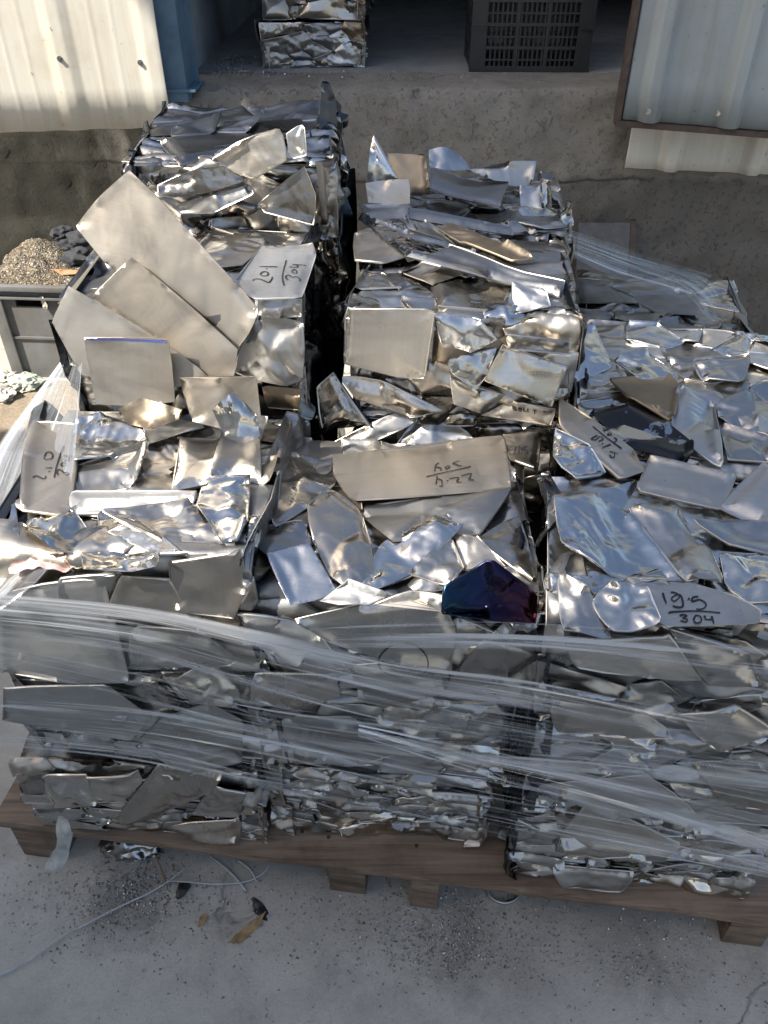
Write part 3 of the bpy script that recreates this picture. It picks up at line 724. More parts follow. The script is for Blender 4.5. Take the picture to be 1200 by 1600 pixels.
def plate(key, which, pts, off=.011, tilt=(0, 0), mat=None, folds=1, amp=.7, dent=.8, wr=.8, curl=1.0, skirt=.0018, res=.0042, label=None, anchor=None, ang=None, ink=None, rag=.0004, extra=.001):
    b = BALES[key]; _k[0] += 1; seed = 5000 + _k[0] * 3
    off = off * .55 + extra + (.005 if which == 'front' else 0); pl = face(b, which, off, (0, 0))
    if tilt != (0, 0):
        c = np.mean(pts if anchor is None else [anchor], axis=0); p0 = onplane(c[0], c[1], pl.p0, pl.n)
        pl = Plane(p0, face(b, which, off, tilt).n)
    poly = pl.px(pts)
    if np.dot(poly[:, 0], np.roll(poly[:, 1], -1)) - np.dot(poly[:, 1], np.roll(poly[:, 0], -1)) < 0: poly = poly[::-1]
    rs = np.random.RandomState(seed); soft = not ink and mat in (SATIN, BRIGHT, None)
    rel = Relief(poly, seed, amp, folds, dent * (1.35 if soft else 1), wr, .0, curl, conform=0 if ink else .6, crump=rs.choice([0, .003, .006]) if soft and dent > .6 else 0, nfac=10, slope=.16 if soft else .12)
    PRESS.append((key, pl, poly))
    o = make_sheet('metal_sheet', mat or pickmat(rs), b.e, poly, pl.map, rel, res=res, rag=rag * rs.choice([1, 2, 4]), skirt=skirt, seed=seed, ang=ang if ang is not None else rs.uniform(-.5, .5), label=label)
    if ink: write(ink, pl, rel, o)
    return o
def write(strokes, pl, rel, parent, width=.0021, name='handwritten_lettering'):
    V = []; Fc = []; rs = np.random.RandomState(len(strokes))
    for st in strokes:
        P = pl.px(st)
        if len(P) == 1: P = np.vstack([P, P + .0022])
        Q = []
        for i in range(len(P) - 1):            # Catmull-Rom through the points
            a, b_, c, d = P[max(i - 1, 0)], P[i], P[i + 1], P[min(i + 2, len(P) - 1)]
            for t in np.linspace(0, 1, 7)[:-1]:
                Q.append(.5 * (2 * b_ + (c - a) * t + (2 * a - 5 * b_ + 4 * c - d) * t * t + (3 * b_ - a - 3 * c + d) * t ** 3))
        Q.append(P[-1]); Q = np.array(Q)
        T = np.gradient(Q, axis=0); T /= np.linalg.norm(T, axis=1)[:, None] + 1e-9; N = np.c_[-T[:, 1], T[:, 0]]
        wv = width * (.5 + .12 * np.sin(np.linspace(0, 5, len(Q)) + rs.uniform(0, 6)))
        n0 = len(V)
        for sgn in (1, -1):
            X = Q + N * (wv * sgn)[:, None]; V += list(pl.map(X, rel(X) + .0011))
        m = len(Q); Fc += [(n0 + i, n0 + i + 1, n0 + m + i + 1, n0 + m + i) for i in range(m - 1)]
    mesh(name, V, Fc, INK, parent)
def zs(strokes, sc, ox, oy): return [[(x * sc + ox, y * sc + oy) for x, y in st] for st in strokes]
T201 = zs([[(262,600),(280,580),(340,578),(400,600),(450,615),(485,575),(492,548)],[(350,520),(380,492),(430,495),(445,520),(410,540),(370,535),(345,515)],[(415,460)],[(335,430),(550,432)],
 [(655,355),(620,480),(610,560),(628,648)],[(675,580),(650,560),(655,535),(690,530),(725,555),(760,545),(800,560),(820,580),(808,595)],[(720,480),(745,465),(775,480),(775,505),(740,505),(715,490)],
 [(690,430),(760,440),(790,430),(770,410),(725,405)],[(730,405),(890,415)],[(500,150),(540,168),(600,165),(640,145)]], 1/7.5, 360, 360)
T224 = zs([[(440,295),(405,315),(395,380)],[(400,335),(455,345),(460,375)],[(500,345),(530,325),(550,330),(535,350),(505,352)],[(655,278),(600,290),(585,305),(620,310),(640,325),(675,325)],[(310,440),(480,395),(620,365),(770,335)],
 [(420,430),(410,515)],[(412,460),(465,475),(470,520)],[(520,485)],[(540,460),(630,445),(640,460),(625,485),(640,497),(675,492)],[(670,425),(765,405),(770,425),(755,460),(775,470),(805,465)],[(440,535),(480,537)]], .15, 620, 680)
T195 = zs([[(210,165),(245,260)],[(285,160),(330,165),(370,195),(320,240),(295,215),(320,190),(370,180),(395,220),(400,285),(360,297),(305,285)],[(450,225)],[(545,195),(495,205),(490,240),(560,225),(615,260),(610,295),(570,315),(525,313)],
 [(265,350),(330,338),(560,332),(750,348)],[(370,375),(410,368),(435,380),(400,400),(440,410),(430,435),(375,425)],[(500,420),(520,375),(565,385),(570,430),(530,448),(500,430)],[(605,375),(615,410),(670,410)],[(670,380),(690,450)]], 1/6, 1000, 900)
T210 = zs([[(370,560),(400,510),(450,510),(470,545),(450,580),(390,590),(362,570)],[(385,690),(460,685)],[(415,735)],[(235,800),(280,780),(350,810),(380,805),(385,780)],[(600,435),(560,530),(510,680),(485,800)],
 [(535,765),(515,740),(535,705),(575,720),(600,745),(640,735),(655,755),(620,770)],[(560,650),(590,625),(630,640),(600,665),(562,652)],[(600,600),(650,595),(655,565),(600,545)],[(600,547),(700,550)]], 1/7.5, 20, 640)
T215 = zs([[(440,385),(470,400),(500,405)],[(450,412),(480,393)],[(485,435),(510,430),(515,445),(490,442),(485,435)],[(530,500),(555,497),(560,480),(535,468)],[(360,365),(450,440),(530,500),(605,555)],[(400,440),(350,465),(385,475),(420,450),(450,470),(410,490)],[(440,512)],[(440,545),(515,515)],
 [(505,575),(580,595)],[(505,605),(520,625),(545,622),(545,590)]], 1/5.4545, 860, 600)
TMC = zs([[(390,280),(415,282),(430,302)],[(470,265),(515,268),(540,285),(525,305),(490,298),(492,332)],[(520,350),(560,342),(600,347),(590,380)],[(540,265),(610,330),(670,410)],[(640,275),(655,315)],[(715,335),(745,415)]], .15, 540, 300)
CIRC = [[(630 + 38 * math.cos(a) + 3 * math.sin(2 * a), 1026 + 24 * math.sin(a)) for a in np.linspace(-1.5, 4.2, 22)]]
B = BALES
# front left top
plate('FL3','top',[(58,660),(122,666),(107,790),(100,800),(35,795),(40,715)],.016,mat=PLAIN,folds=0,dent=.08,wr=0,label='long flat sheet marked 21.0 over 304',ink=T210)
plate('FL3','top',[(118,664),(165,655),(222,672),(233,693),(180,712),(118,722)],.017,mat=BRIGHT,amp=.9,wr=1.3)
plate('FL3','top',[(118,722),(180,714),(232,698),(216,756),(116,764)],.013,mat=SATIN,folds=1,wr=.9,dent=.6)
plate('FL3','top',[(225,667),(305,642),(318,668),(232,694)],.017,mat=SATIN)
plate('FL3','top',[(283,680),(346,677),(322,758),(270,765)],.015,mat=SATIN,folds=1,wr=0,dent=.5)
plate('FL3','top',[(349,677),(405,680),(408,745),(328,744)],.014,mat=SATIN,folds=1,dent=.6,wr=.3)
plate('FL3','top',[(322,746),(390,744),(386,812),(370,850),(350,850),(308,788)],.017,mat=BRIGHT,folds=2,wr=.5)
plate('FL3','top',[(112,768),(305,766),(299,782),(112,798)],.019,(0,-.25),mat=DULL,folds=0,wr=0)
plate('FL3','top',[(160,802),(300,785),(330,815),(352,852),(296,868),(250,845),(205,815)],.016,mat=SATIN,folds=2,dent=.7)
plate('FL3','top',[(128,860),(190,855),(245,868),(250,884),(190,892),(132,892)],.015,mat=BRIGHT,folds=2,wr=1.5)
plate('FL3','top',[(165,825),(215,808),(296,872),(250,870)],.02,(-.1,-.15),mat=SATIN,folds=1)
plate('FL3','top',[(60,800),(110,800),(150,835),(125,858),(70,850),(40,820)],.013,mat=BRIGHT,folds=3,wr=1.5,dent=1.5)
# front left front
plate('FL2','front',[(2,942),(60,920),(158,908),(172,985),(200,1066),(90,1064),(4,1052)],.016,mat=DULL,folds=0,dent=.5,wr=0,label='broad smooth tan grey sheet')
plate('FL3','front',[(264,882),(372,866),(383,925),(366,963),(270,952)],.017,mat=DULL,folds=0,wr=0,dent=.5,ang=1.5)
plate('FL3','front',[(192,897),(264,905),(272,950),(300,968),(168,960)],.012,mat=DULL,folds=0,wr=.2,dent=.6)
plate('FL3','front',[(95,905),(190,898),(166,958),(140,965),(100,935)],.015,mat=SATIN,folds=2)
plate('FL2','front',[(265,1070),(325,1037),(371,1080),(372,1105),(300,1096)],.02,(.1,.15),mat=SATIN,folds=1)
plate('FL2','front',[(6,1076),(170,1072),(235,1125),(200,1160),(100,1138),(8,1120)],.015,mat=DULL,folds=0,dent=.5,wr=.2)
plate('FL2','front',[(205,985),(330,1000),(370,1030),(330,1036),(280,1040),(215,1030)],.014,mat=SATIN,folds=1)
plate('FL1','front',[(135,1210),(212,1211),(219,1228),(190,1252),(142,1245)],.014,mat=SATIN,folds=1)
plate('FL1','front',[(185,1275),(245,1210),(345,1214),(325,1240),(280,1266),(250,1281)],.017,mat=SATIN,folds=2)
plate('FL1','front',[(340,1225),(385,1232),(372,1282),(300,1275),(320,1245)],.013,mat=SATIN,folds=2)
plate('FL1','front',[(65,1222),(130,1220),(150,1255),(80,1262)],.014,mat=BRIGHT,folds=2)
plate('FL1','front',[(270,1290),(370,1285),(372,1316),(300,1310)],.012,mat=SATIN,folds=1)
plate('FL2','front',[(215,1165),(262,1118),(330,1100),(375,1125),(375,1195),(300,1200)],.013,mat=SATIN,folds=3)
# front middle top
plate('FC3','top',[(522,713),(600,705),(700,694),(786,684),(796,762),(690,770),(548,779),(523,742)],.024,mat=PLAIN,folds=0,dent=.10,wr=0,curl=.3,label='long rectangular sheet marked 22.4 over 304 upside down',ink=T224,ang=.1)
plate('FC3','top',[(415,708),(470,706),(522,716),(523,752),(480,792),(430,818),(412,770)],.020,mat=SATIN,folds=1,dent=.6,wr=.5)
plate('FC3','top',[(384,722),(412,702),(436,712),(420,760),(424,812),(398,800)],.026,(-.45,-.1),mat=SATIN,folds=2,dent=.5,curl=2)
plate('FC3','top',[(482,790),(516,760),(560,792),(578,850),(585,905),(556,928),(520,902),(490,840)],.019,(0,-.12),mat=SATIN,folds=1,dent=.5,wr=.5,label='bluish satin sheet narrowing to the front')
plate('FC3','top',[(548,781),(690,773),(800,766),(748,836),(700,812),(660,812),(615,850),(572,805)],.020,(0,.06),mat=SATIN,folds=2,dent=.8)
plate('FC3','top',[(592,852),(680,812),(722,828),(660,880),(600,918),(562,926),(584,900)],.018,(0,-.15),mat=BRIGHT,folds=2,wr=1.5)
plate('FC3','top',[(640,892),(702,836),(722,888),(700,912)],.020,(.1,-.2),mat=SATIN,folds=1)
plate('FC3','top',[(746,838),(812,800),(838,905),(802,884)],.020,(.12,-.1),mat=SATIN,folds=2)
plate('FC3','top',[(712,832),(744,838),(790,885),(760,876),(728,890)],.022,(0,-.3),mat=DULL,folds=0)
plate('FC3','top',[(418,868),(482,850),(526,926),(455,946)],.020,(0,-.35),mat=BRIGHT,folds=0,dent=.5,wr=.2)
plate('FC3','top',[(395,822),(470,815),(488,845),(418,866),(398,850)],.014,mat=SATIN,folds=3,wr=1.5)
plate('FC3','front',[(694,960),(696,916),(730,897),(765,876),(800,905),(838,932),(834,972),(760,962)],.022,(.1,.75),mat=BLUED,ang=0.001,folds=1,amp=1.2,dent=.8,wr=.6,label='heat tinted sheet shining blue and purple',anchor=(765,930))
plate('FC3','top',[(500,940),(545,908),(605,930),(560,945)],.016,(0,-.5),mat=DULL,folds=1)
plate('FC3','front',[(462,968),(560,950),(660,936),(690,950),(711,988),(704,1040),(620,1032),(520,1002)],.028,(.06,.1),mat=SATIN,folds=1,dent=.2,wr=.1,label='flat front sheet with a marker circle',ink=CIRC)
plate('FC3','front',[(700,1090),(718,1046),(752,1000),(843,1024),(800,1060)],.02,(-.1,.1),mat=SATIN,folds=1)
plate('FC3','front',[(585,945),(640,925),(690,930),(695,955),(660,938)],.03,(.0,.6),mat=DULL,folds=1)
plate('FC3','front',[(375,950),(440,965),(500,1000),(540,1050),(470,1040),(400,1000)],.02,(-.1,.1),mat=SATIN,folds=2)
plate('FC2','front',[(545,1045),(620,1040),(700,1050),(700,1085),(600,1110),(560,1090)],.016,mat=SATIN,folds=1)
plate('FC2','front',[(400,1052),(520,1060),(530,1100),(450,1110),(395,1085)],.015,mat=SATIN,folds=2)
plate('FC2','front',[(440,1130),(560,1125),(640,1170),(560,1190),(450,1165)],.014,mat=SATIN,folds=3)
plate('FC3','top',[(786,681),(845,678),(838,735),(802,722)],.016,mat=DARK,folds=0,wr=0,ang=1.4,
      ink=[[(806,699),(804,707),(811,706)],[(811,698),(811,709)],[(816,700),(816,708)],[(825,698),(820,699),(820,703),(825,704),(823,708),(819,708)],[(829,702),(834,702)]])
# front right top and front
plate('FR3','top',[(866,780),(930,775),(985,800),(1066,905),(1000,900),(940,888),(880,855)],.018,(0,-.05),mat=BRIGHT,folds=3,wr=1.2,dent=.8,label='large bright creased sheet')
plate('FR3','top',[(1008,920),(1085,914),(1140,932),(1188,955),(1178,974),(1045,978),(1028,972)],.021,(0,-.22),mat=DULL,folds=0,dent=.1,wr=0,curl=.3,label='grey sheet marked 19.5 over 304',ink=T195)
plate('FR3','top',[(875,892),(920,918),(955,997),(882,980)],.018,(-.05,-.35),mat=SATIN,folds=1,wr=.3)
plate('FR3','top',[(928,940),(955,912),(1010,920),(1026,975),(1000,983),(958,985)],.019,(0,-.3),mat=BRIGHT,folds=0,dent=1.6,wr=1.2)
plate('FR3','front',[(885,1000),(1045,996),(1096,1066),(1015,1058),(895,1036)],.016,mat=DULL,folds=0,dent=.5,wr=.3)
plate('FR3','front',[(1048,992),(1170,1026),(1182,1068),(1102,1070)],.019,mat=SATIN,folds=1)
plate('FR3','top',[(985,795),(1060,800),(1100,850),(1125,915),(1075,908)],.016,mat=SATIN,folds=2)
plate('FR3','top',[(1085,815),(1200,820),(1230,870),(1140,850)],.018,(.1,-.1),mat=SATIN,folds=2)
plate('FR3','top',[(1125,865),(1215,858),(1240,930),(1170,935),(1135,905)],.02,mat=BRIGHT,folds=2)
plate('FR2','front',[(866,1086),(990,1110),(1048,1148),(975,1152),(868,1142)],.015,mat=DULL,folds=1,dent=.6,wr=.3)
plate('FR2','front',[(1060,1120),(1150,1110),(1210,1150),(1120,1180)],.015,mat=SATIN,folds=2)
plate('FR2','front',[(842,1232),(1010,1214),(1085,1272),(960,1277),(880,1242)],.016,mat=DULL,folds=0,dent=.7,wr=.3)
plate('FR1','front',[(880,1292),(920,1250),(1062,1318),(1040,1334),(920,1322)],.022,(-.1,.15),mat=DULL,folds=0,dent=.5,wr=.3)
plate('FR2','front',[(1085,1200),(1190,1195),(1240,1260),(1130,1265)],.016,mat=SATIN,folds=2)
plate('FR1','front',[(865,1363),(990,1365),(972,1389),(880,1384)],.012,mat=SATIN,folds=2)
# middle right top
plate('MR3','top',[(877,620),(921,654),(990,706),(1011,730),(974,743),(925,700),(878,662)],.022,mat=PLAIN,folds=0,dent=.08,wr=.1,label='narrow strip marked 21.5 over 304 upside down',ink=T215)
plate('MR3','top',[(928,642),(985,632),(1040,660),(1080,690),(1079,716),(1060,721),(985,692)],.022,mat=COATED,folds=1,amp=.5,dent=.4,wr=0,label='strip with flaking black coating')
plate('MR3','top',[(955,590),(1045,585),(1060,605),(1052,650),(1025,636),(985,622)],.026,(.05,.12),mat=BROWN,folds=0,dent=.4,wr=0)
plate('MR3','top',[(1060,605),(1115,628),(1105,660),(1120,676),(1125,731),(1052,672)],.020,mat=SATIN,folds=2,dent=.6)
plate('MR3','top',[(1120,632),(1170,615),(1186,678),(1125,645)],.018,mat=SATIN,folds=1)
plate('MR3','top',[(1128,660),(1200,685),(1205,716),(1140,713)],.017,mat=SATIN,folds=0,wr=0)
plate('MR3','top',[(1015,715),(1150,745),(1125,789),(998,761)],.020,(0,-.12),mat=DULL,folds=0,dent=.5,wr=.2)
plate('MR3','top',[(1128,786),(1195,718),(1225,740),(1235,815),(1190,814)],.022,(0,-.1),mat=DULL,folds=0,dent=.5,wr=.2)
plate('MR3','top',[(905,510),(932,508),(957,570),(925,580),(898,592)],.022,(.1,-.1),mat=BRIGHT,folds=1)
plate('MR3','top',[(962,560),(1010,550),(1060,585),(1000,590)],.017,mat=BRIGHT,folds=2)
plate('MR3','top',[(1085,558),(1168,554),(1160,595),(1100,590)],.024,(0,-.2),mat=SATIN,folds=1)
plate('MR3','top',[(868,672),(920,705),(945,735),(900,745),(866,715)],.012,mat=BRIGHT,folds=3,wr=1.8)
for pts in ([(900,436),(960,441),(1000,476),(905,476)], [(955,448),(1052,435),(1066,455),(985,461)], [(984,462),(1092,459),(1088,498),(1040,494)], [(962,482),(1036,486),(1020,511),(962,496)], [(1025,501),(1060,497),(1100,511),(1094,527),(1020,521)], [(906,481),(956,490),(942,507),(906,502)]):
    plate('BR3', 'top', pts, .016, (random.uniform(-.05, .05), random.uniform(-.1, .02)), mat=DARK, folds=1, amp=.5, dent=.4, wr=.2)
# upper middle bale
plate('MC4','top',[(561,316),(632,319),(638,336),(668,342),(713,384),(690,380),(640,364),(571,334)],.024,(0,-.2),mat=SATIN,folds=1,dent=.25,label='sunlit white sheet with half hidden marker writing',ink=TMC)
plate('MC4','top',[(561,335),(640,365),(700,381),(712,386),(642,412),(612,386),(585,353)],.018,(0,-.1),mat=BRIGHT,folds=2)
plate('MC4','top',[(555,369),(583,357),(634,398),(600,408),(557,404)],.018,mat=DULL,folds=1,dent=.6)
plate('MC4','top',[(682,350),(706,345),(790,380),(832,408),(800,411),(722,376)],.024,(0,-.12),mat=BROWN,folds=0)
plate('MC4','top',[(632,420),(702,395),(880,446),(874,462),(760,432)],.018,(0,-.2),mat=DARK,folds=1)
plate('MC4','top',[(800,438),(850,450),(858,480),(802,492)],.014,(0,-.7),mat=SATIN,folds=1)
plate('MC4','front',[(543,486),(677,486),(661,589),(620,591),(538,570)],.026,mat=DULL,folds=0,dent=.4,wr=0,ang=1.5,label='flat plate with vertical brush marks')
plate('MC4','front',[(680,490),(750,500),(776,530),(735,549),(690,536)],.016,(0,.2),mat=BRIGHT,folds=2)
plate('MC4','front',[(698,562),(776,545),(761,585),(743,609),(706,582)],.022,(0,.3),mat=BRIGHT,folds=1,wr=.2)
plate('MC4','front',[(786,543),(886,576),(862,635),(758,594)],.024,(0,.15),mat=SATIN,folds=0,dent=.5,wr=.2)
plate('MC4','front',[(753,652),(800,628),(866,637),(856,663)],.014,(0,.1),mat=DULL,folds=0,wr=0,
      ink=[[(801,634),(802,641)],[(801,634),(806,635),(803,637),(807,640),(802,641)],[(810,635),(815,636)],[(810,635),(811,638),(815,639),(814,642),(810,641)],[(818,636),(819,642),(823,642)],[(824,637),(825,643)],[(832,638),(838,639)],[(835,639),(835,645)],[(848,640),(853,641)]])
plate('MC4','front',[(703,586),(750,610),(790,618),(755,647),(710,632)],.017,mat=SATIN,folds=1)
plate('MC4','front',[(790,520),(888,532),(891,551),(796,543)],.02,(0,.1),mat=SATIN,folds=1)
plate('MC2','front',[(615,702),(670,634),(740,686)],.045,(0,.5),mat=SATIN,folds=2,anchor=(670,690))
plate('MC2','front',[(500,702),(655,632),(652,658),(545,704)],.055,(0,.6),mat=SATIN,folds=1)
plate('MC2','front',[(496,606),(516,586),(548,640),(577,668),(510,677)],.03,(-.3,.2),mat=SATIN,folds=2,curl=2.5)
plate('MC4','front',[(535,592),(600,600),(690,640),(640,650),(560,625)],.016,(0,.1),mat=SATIN,folds=2)
# upper left bale
plate('ML4','top',[(413,381),(488,379),(492,396),(470,462),(400,466),(387,463),(369,440)],.020,(0,-.12),mat=DULL,folds=0,dent=.10,wr=0,curl=.4,extra=.015,label='grey sheet marked 20.1 over 304 on its side',ink=T201)
plate('ML4','top',[(330,365),(402,366),(413,380),(378,409),(330,418),(300,400)],.018,mat=SATIN,folds=1)
plate('ML4','top',[(282,335),(330,345),(325,362),(300,372),(288,360)],.018,(0,-.3),mat=BRIGHT,folds=2)
plate('ML4','front',[(404,469),(470,470),(471,496),(440,497),(405,491)],.016,mat=SATIN,folds=2,wr=0)
plate('ML4','front',[(402,494),(472,506),(473,592),(448,602),(366,586),(380,532)],.020,(0,.15),mat=SATIN,folds=2,dent=1.2,wr=1)
plate('ML3','front',[(410,605),(470,610),(465,640),(420,638)],.015,mat=BROWN,folds=2)
# tallest bale at the back
plate('BL4','front',[(404,320),(475,262),(492,305),(489,350),(414,330)],.022,(0,.15),mat=DARK,folds=1,dent=.6)
plate('BL4','front',[(335,250),(380,222),(437,203),(446,250),(392,277)],.026,(-.1,.3),mat=DULL,folds=2)
plate('BL4','front',[(275,322),(340,305),(386,288),(395,302),(330,332),(280,333)],.02,(0,.3),mat=SATIN,folds=1)
plate('BL4','front',[(245,290),(300,270),(350,262),(385,280),(300,302),(250,305)],.018,(0,.3),mat=SATIN,folds=2)
plate('BL4','front',[(448,210),(472,196),(476,240),(455,245)],.02,(.2,.1),mat=SATIN,folds=1)
plate('BL4','top',[(252,222),(380,190),(500,164),(498,196),(390,222),(280,247)],.016,mat=DARK,folds=1,dent=.5,wr=.2)
plate('BL4','top',[(272,198),(345,181),(334,205),(270,214)],.028,(0,-.05),mat=DARK,folds=1)
plate('BL4','top',[(335,201),(416,173),(392,200)],.03,mat=SATIN,folds=1)
fin = Plane(B['BL4'].M @ np.array([.155, .20, .3]) + B['BL4'].o, (.35, -.93, .1))
def free(pl, pts, seed, name='steel_sheet', mat=None, parent=None, folds=1, amp=.5, dent=.5, wr=.3, curl=.8, res=.006, thick=.0016, label=None, ang=None):
    poly = pl.px(pts)
    if np.dot(poly[:, 0], np.roll(poly[:, 1], -1)) - np.dot(poly[:, 1], np.roll(poly[:, 0], -1)) < 0: poly = poly[::-1]
    rel = Relief(poly, seed, amp, folds, dent, wr, .0, curl)
    o = make_sheet(name, mat or SATIN, parent, poly, pl.map, rel, res=res, skirt=thick, seed=seed, closed=True, ang=ang, label=label); o['_'] = 0; del o['_']
    return o, pl, rel
free(fin, [(498,192),(502,140),(505,122),(514,130),(523,152),(529,240),(524,300),(508,250)], 801, 'metal_sheet', SHADEBLACK, B['BL4'].e, folds=2, label='thin dark fin standing upright')
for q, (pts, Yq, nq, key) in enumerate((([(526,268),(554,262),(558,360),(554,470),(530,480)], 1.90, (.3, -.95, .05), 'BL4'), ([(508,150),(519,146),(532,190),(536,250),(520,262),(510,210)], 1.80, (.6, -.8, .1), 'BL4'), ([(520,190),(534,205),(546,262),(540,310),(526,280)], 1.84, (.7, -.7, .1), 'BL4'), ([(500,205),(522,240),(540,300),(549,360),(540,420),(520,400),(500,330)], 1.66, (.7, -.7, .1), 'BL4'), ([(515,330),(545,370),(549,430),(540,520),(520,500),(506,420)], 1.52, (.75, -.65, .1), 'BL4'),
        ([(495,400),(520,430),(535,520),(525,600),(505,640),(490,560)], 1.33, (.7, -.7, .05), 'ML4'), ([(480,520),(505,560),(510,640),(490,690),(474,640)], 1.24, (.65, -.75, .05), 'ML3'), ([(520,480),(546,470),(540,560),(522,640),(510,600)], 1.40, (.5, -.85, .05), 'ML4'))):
    c = np.mean(pts, axis=0); free(Plane(aty(c[0], c[1], Yq), nq), pts, 860 + q, 'metal_sheet', SHADEBLACK, B[key].e, folds=2, amp=1.2, wr=1.2, curl=1.5)  # near-black sheets close the gap, its deep shade put into their colour
# loose upturned sheets of the back middle bale
def bcp(pts, Y, n, seed, mat=None, **k):
    c = np.mean(pts, axis=0); free(Plane(aty(c[0], c[1], Y), n), pts, seed, 'metal_sheet', mat, B['BC4'].e, **k)
bcp([(571,286),(604,281),(638,280),(641,318),(575,316)], 1.58, (0, -.9, .4), 811, DULL, folds=0)
bcp([(573,285),(578,240),(583,208),(590,250),(622,280),(600,284)], 1.66, (-.1, -.9, .3), 812, BRIGHT)
bcp([(603,241),(664,243),(673,302),(640,300),(618,282)], 1.72, (-.2, -.7, .6), 813, BROWN)
bcp([(670,234),(700,230),(722,242),(735,262),(700,266),(672,262)], 1.80, (0, -.8, .6), 814, BRIGHT, folds=2)
bcp([(735,262),(790,256),(836,255),(830,288),(800,290),(760,276)], 1.82, (.1, -.8, .6), 815, SATIN, folds=2)
bcp([(672,270),(795,284),(782,318),(672,297)], 1.72, (0, -.2, 1), 816, DARK)
bcp([(812,290),(842,292),(845,340),(815,345)], 1.72, (.1, -.6, .8), 817, SATIN)
bcp([(638,324),(720,338),(802,352),(803,364),(640,342)], 1.585, (0, -.6, .8), 818, SATIN, folds=0)
bcp([(853,280),(861,282),(862,325),(850,350),(848,310)], 1.72, (.5, -.8, .1), 819, BRIGHT)
for q, pts in enumerate(([(868,340),(882,322),(895,338),(880,352)], [(862,352),(878,346),(890,372),(872,380)], [(878,330),(892,326),(897,350),(886,362)], [(872,365),(888,360),(896,385),(880,392)])):
    bcp(pts, 1.60 + .01 * q, (.3 - .25 * q, -.8, .3 + .2 * q), 830 + q, BRIGHT, folds=4, amp=3, wr=2, dent=2)
# loose plates leaning against the left stack
def lean(pts, Y0, z0, n, seed, label, mat=PLAIN, **k):
    pl = Plane((0, Y0, z0), n); o, pl, rel = free(pl, pts, seed, 'steel_sheet', mat, None, label=None, **k)
    [PRESS.append((k_, pl, rel.poly)) for k_ in ('ML4', 'ML3', 'FL3')]
    tag(o, label, 'steel sheet', 'loose plates leaning at the left of the stack'); return o, pl, rel
LN = (-.05, -.955, .29)
lean([(203,266),(236,297),(300,370),(370,445),(403,488),(388,522),(362,556),(300,505),(165,412),(118,353),(150,312)], 1.150, .99, LN, 901, 'largest leaning grey plate, rearmost, its corner highest of all', folds=1, amp=.25, dent=.10, wr=.04, curl=.3)
lean([(205,403),(260,449),(330,508),(371,546),(366,587),(320,586),(240,530),(143,465)], 1.138, .99, (-.04, -.958, .285), 902, 'leaning grey plate lying between the largest plate and the lowest one', folds=1, amp=.25, dent=.10, wr=.04, curl=.3)
lean([(107,447),(180,489),(262,541),(322,586),(318,600),(220,604),(128,586),(99,535),(82,503)], 1.126, .99, (-.05, -.96, .28), 903, 'leaning five sided plate lowest at the left, pointing out over the crate', folds=0, amp=.25, dent=.10, wr=.04, curl=.3)
od, pld, reld = lean([(132,527),(197,527),(262,531),(273,628),(205,633),(152,630)], 1.105, .99, (-.03, -.97, .22), 904, 'small square plate with a blue marker line along its top edge', mat=DULL, folds=0, dent=.12, wr=0, curl=.2, ang=1.5)
BLUEINK = flat('blue_marker_line', (.03, .06, .33), .4, .2, 100)
Xb = pld.px([(135, 531), (175, 531), (215, 532), (260, 535)]); Xt = pld.px([(135, 529), (175, 529), (215, 530), (260, 532.5)])
mesh('marker_line', list(pld.map(Xb, reld(Xb) + .0012)) + list(pld.map(Xt, reld(Xt) + .0012)), [(i, i + 1, i + 5, i + 4) for i in range(3)], BLUEINK, od)
lean([(281,590),(340,588),(401,588),(404,630),(408,664),(350,668),(300,660)], 1.085, .99, (.06, -.97, .24), 905, 'upright plate with bent corner beside the square plate', folds=1, amp=.6, dent=.8, wr=.8)
lean([(330,640),(362,612),(402,650),(405,682),(350,682)], 1.06, .99, (.0, -.85, .5), 906, 'small crumpled triangular offcut before the bent upright plate', mat=BRIGHT, folds=3, amp=1.2, wr=1.5, dent=1)
lean([(185,640),(222,622),(285,640),(280,655),(235,670),(195,660)], 1.07, .96, (.0, -.7, .7), 907, 'brownish folded offcut lying below the square plate', mat=BROWN, folds=3, amp=1.2, wr=1.0)

def press():
    named = {}
    for key, pl, poly in PRESS: named.setdefault(key, []).append((pl, poly))
    for key, lst in named.items():
        for o in FILL.get(key, []):
            me = o.data; n = len(me.vertices); co = np.empty(n * 3); me.vertices.foreach_get('co', co); co = co.reshape(-1, 3); hit = False
            for pl, poly in lst:
                r = co - pl.p0; p2 = np.c_[r @ pl.e1, r @ pl.e2]; hh = r @ pl.n
                m = (hh > -.003) & (hh < .06)
                if not m.any(): continue
                m[m] = inside(p2[m], poly)
                if m.any(): co[m] -= ((hh[m] + .003))[:, None] * pl.n; hit = True
            if hit: me.vertices.foreach_set('co', co.ravel()); me.update()
FILL = {k: [o for o in b.e.children if o.name.split('.')[0] == 'crushed_core' or o.get('fill')] for k, b in BALES.items()}
press()
for l in FILL.values():
    for o in l:
        if 'fill' in o: del o['fill']
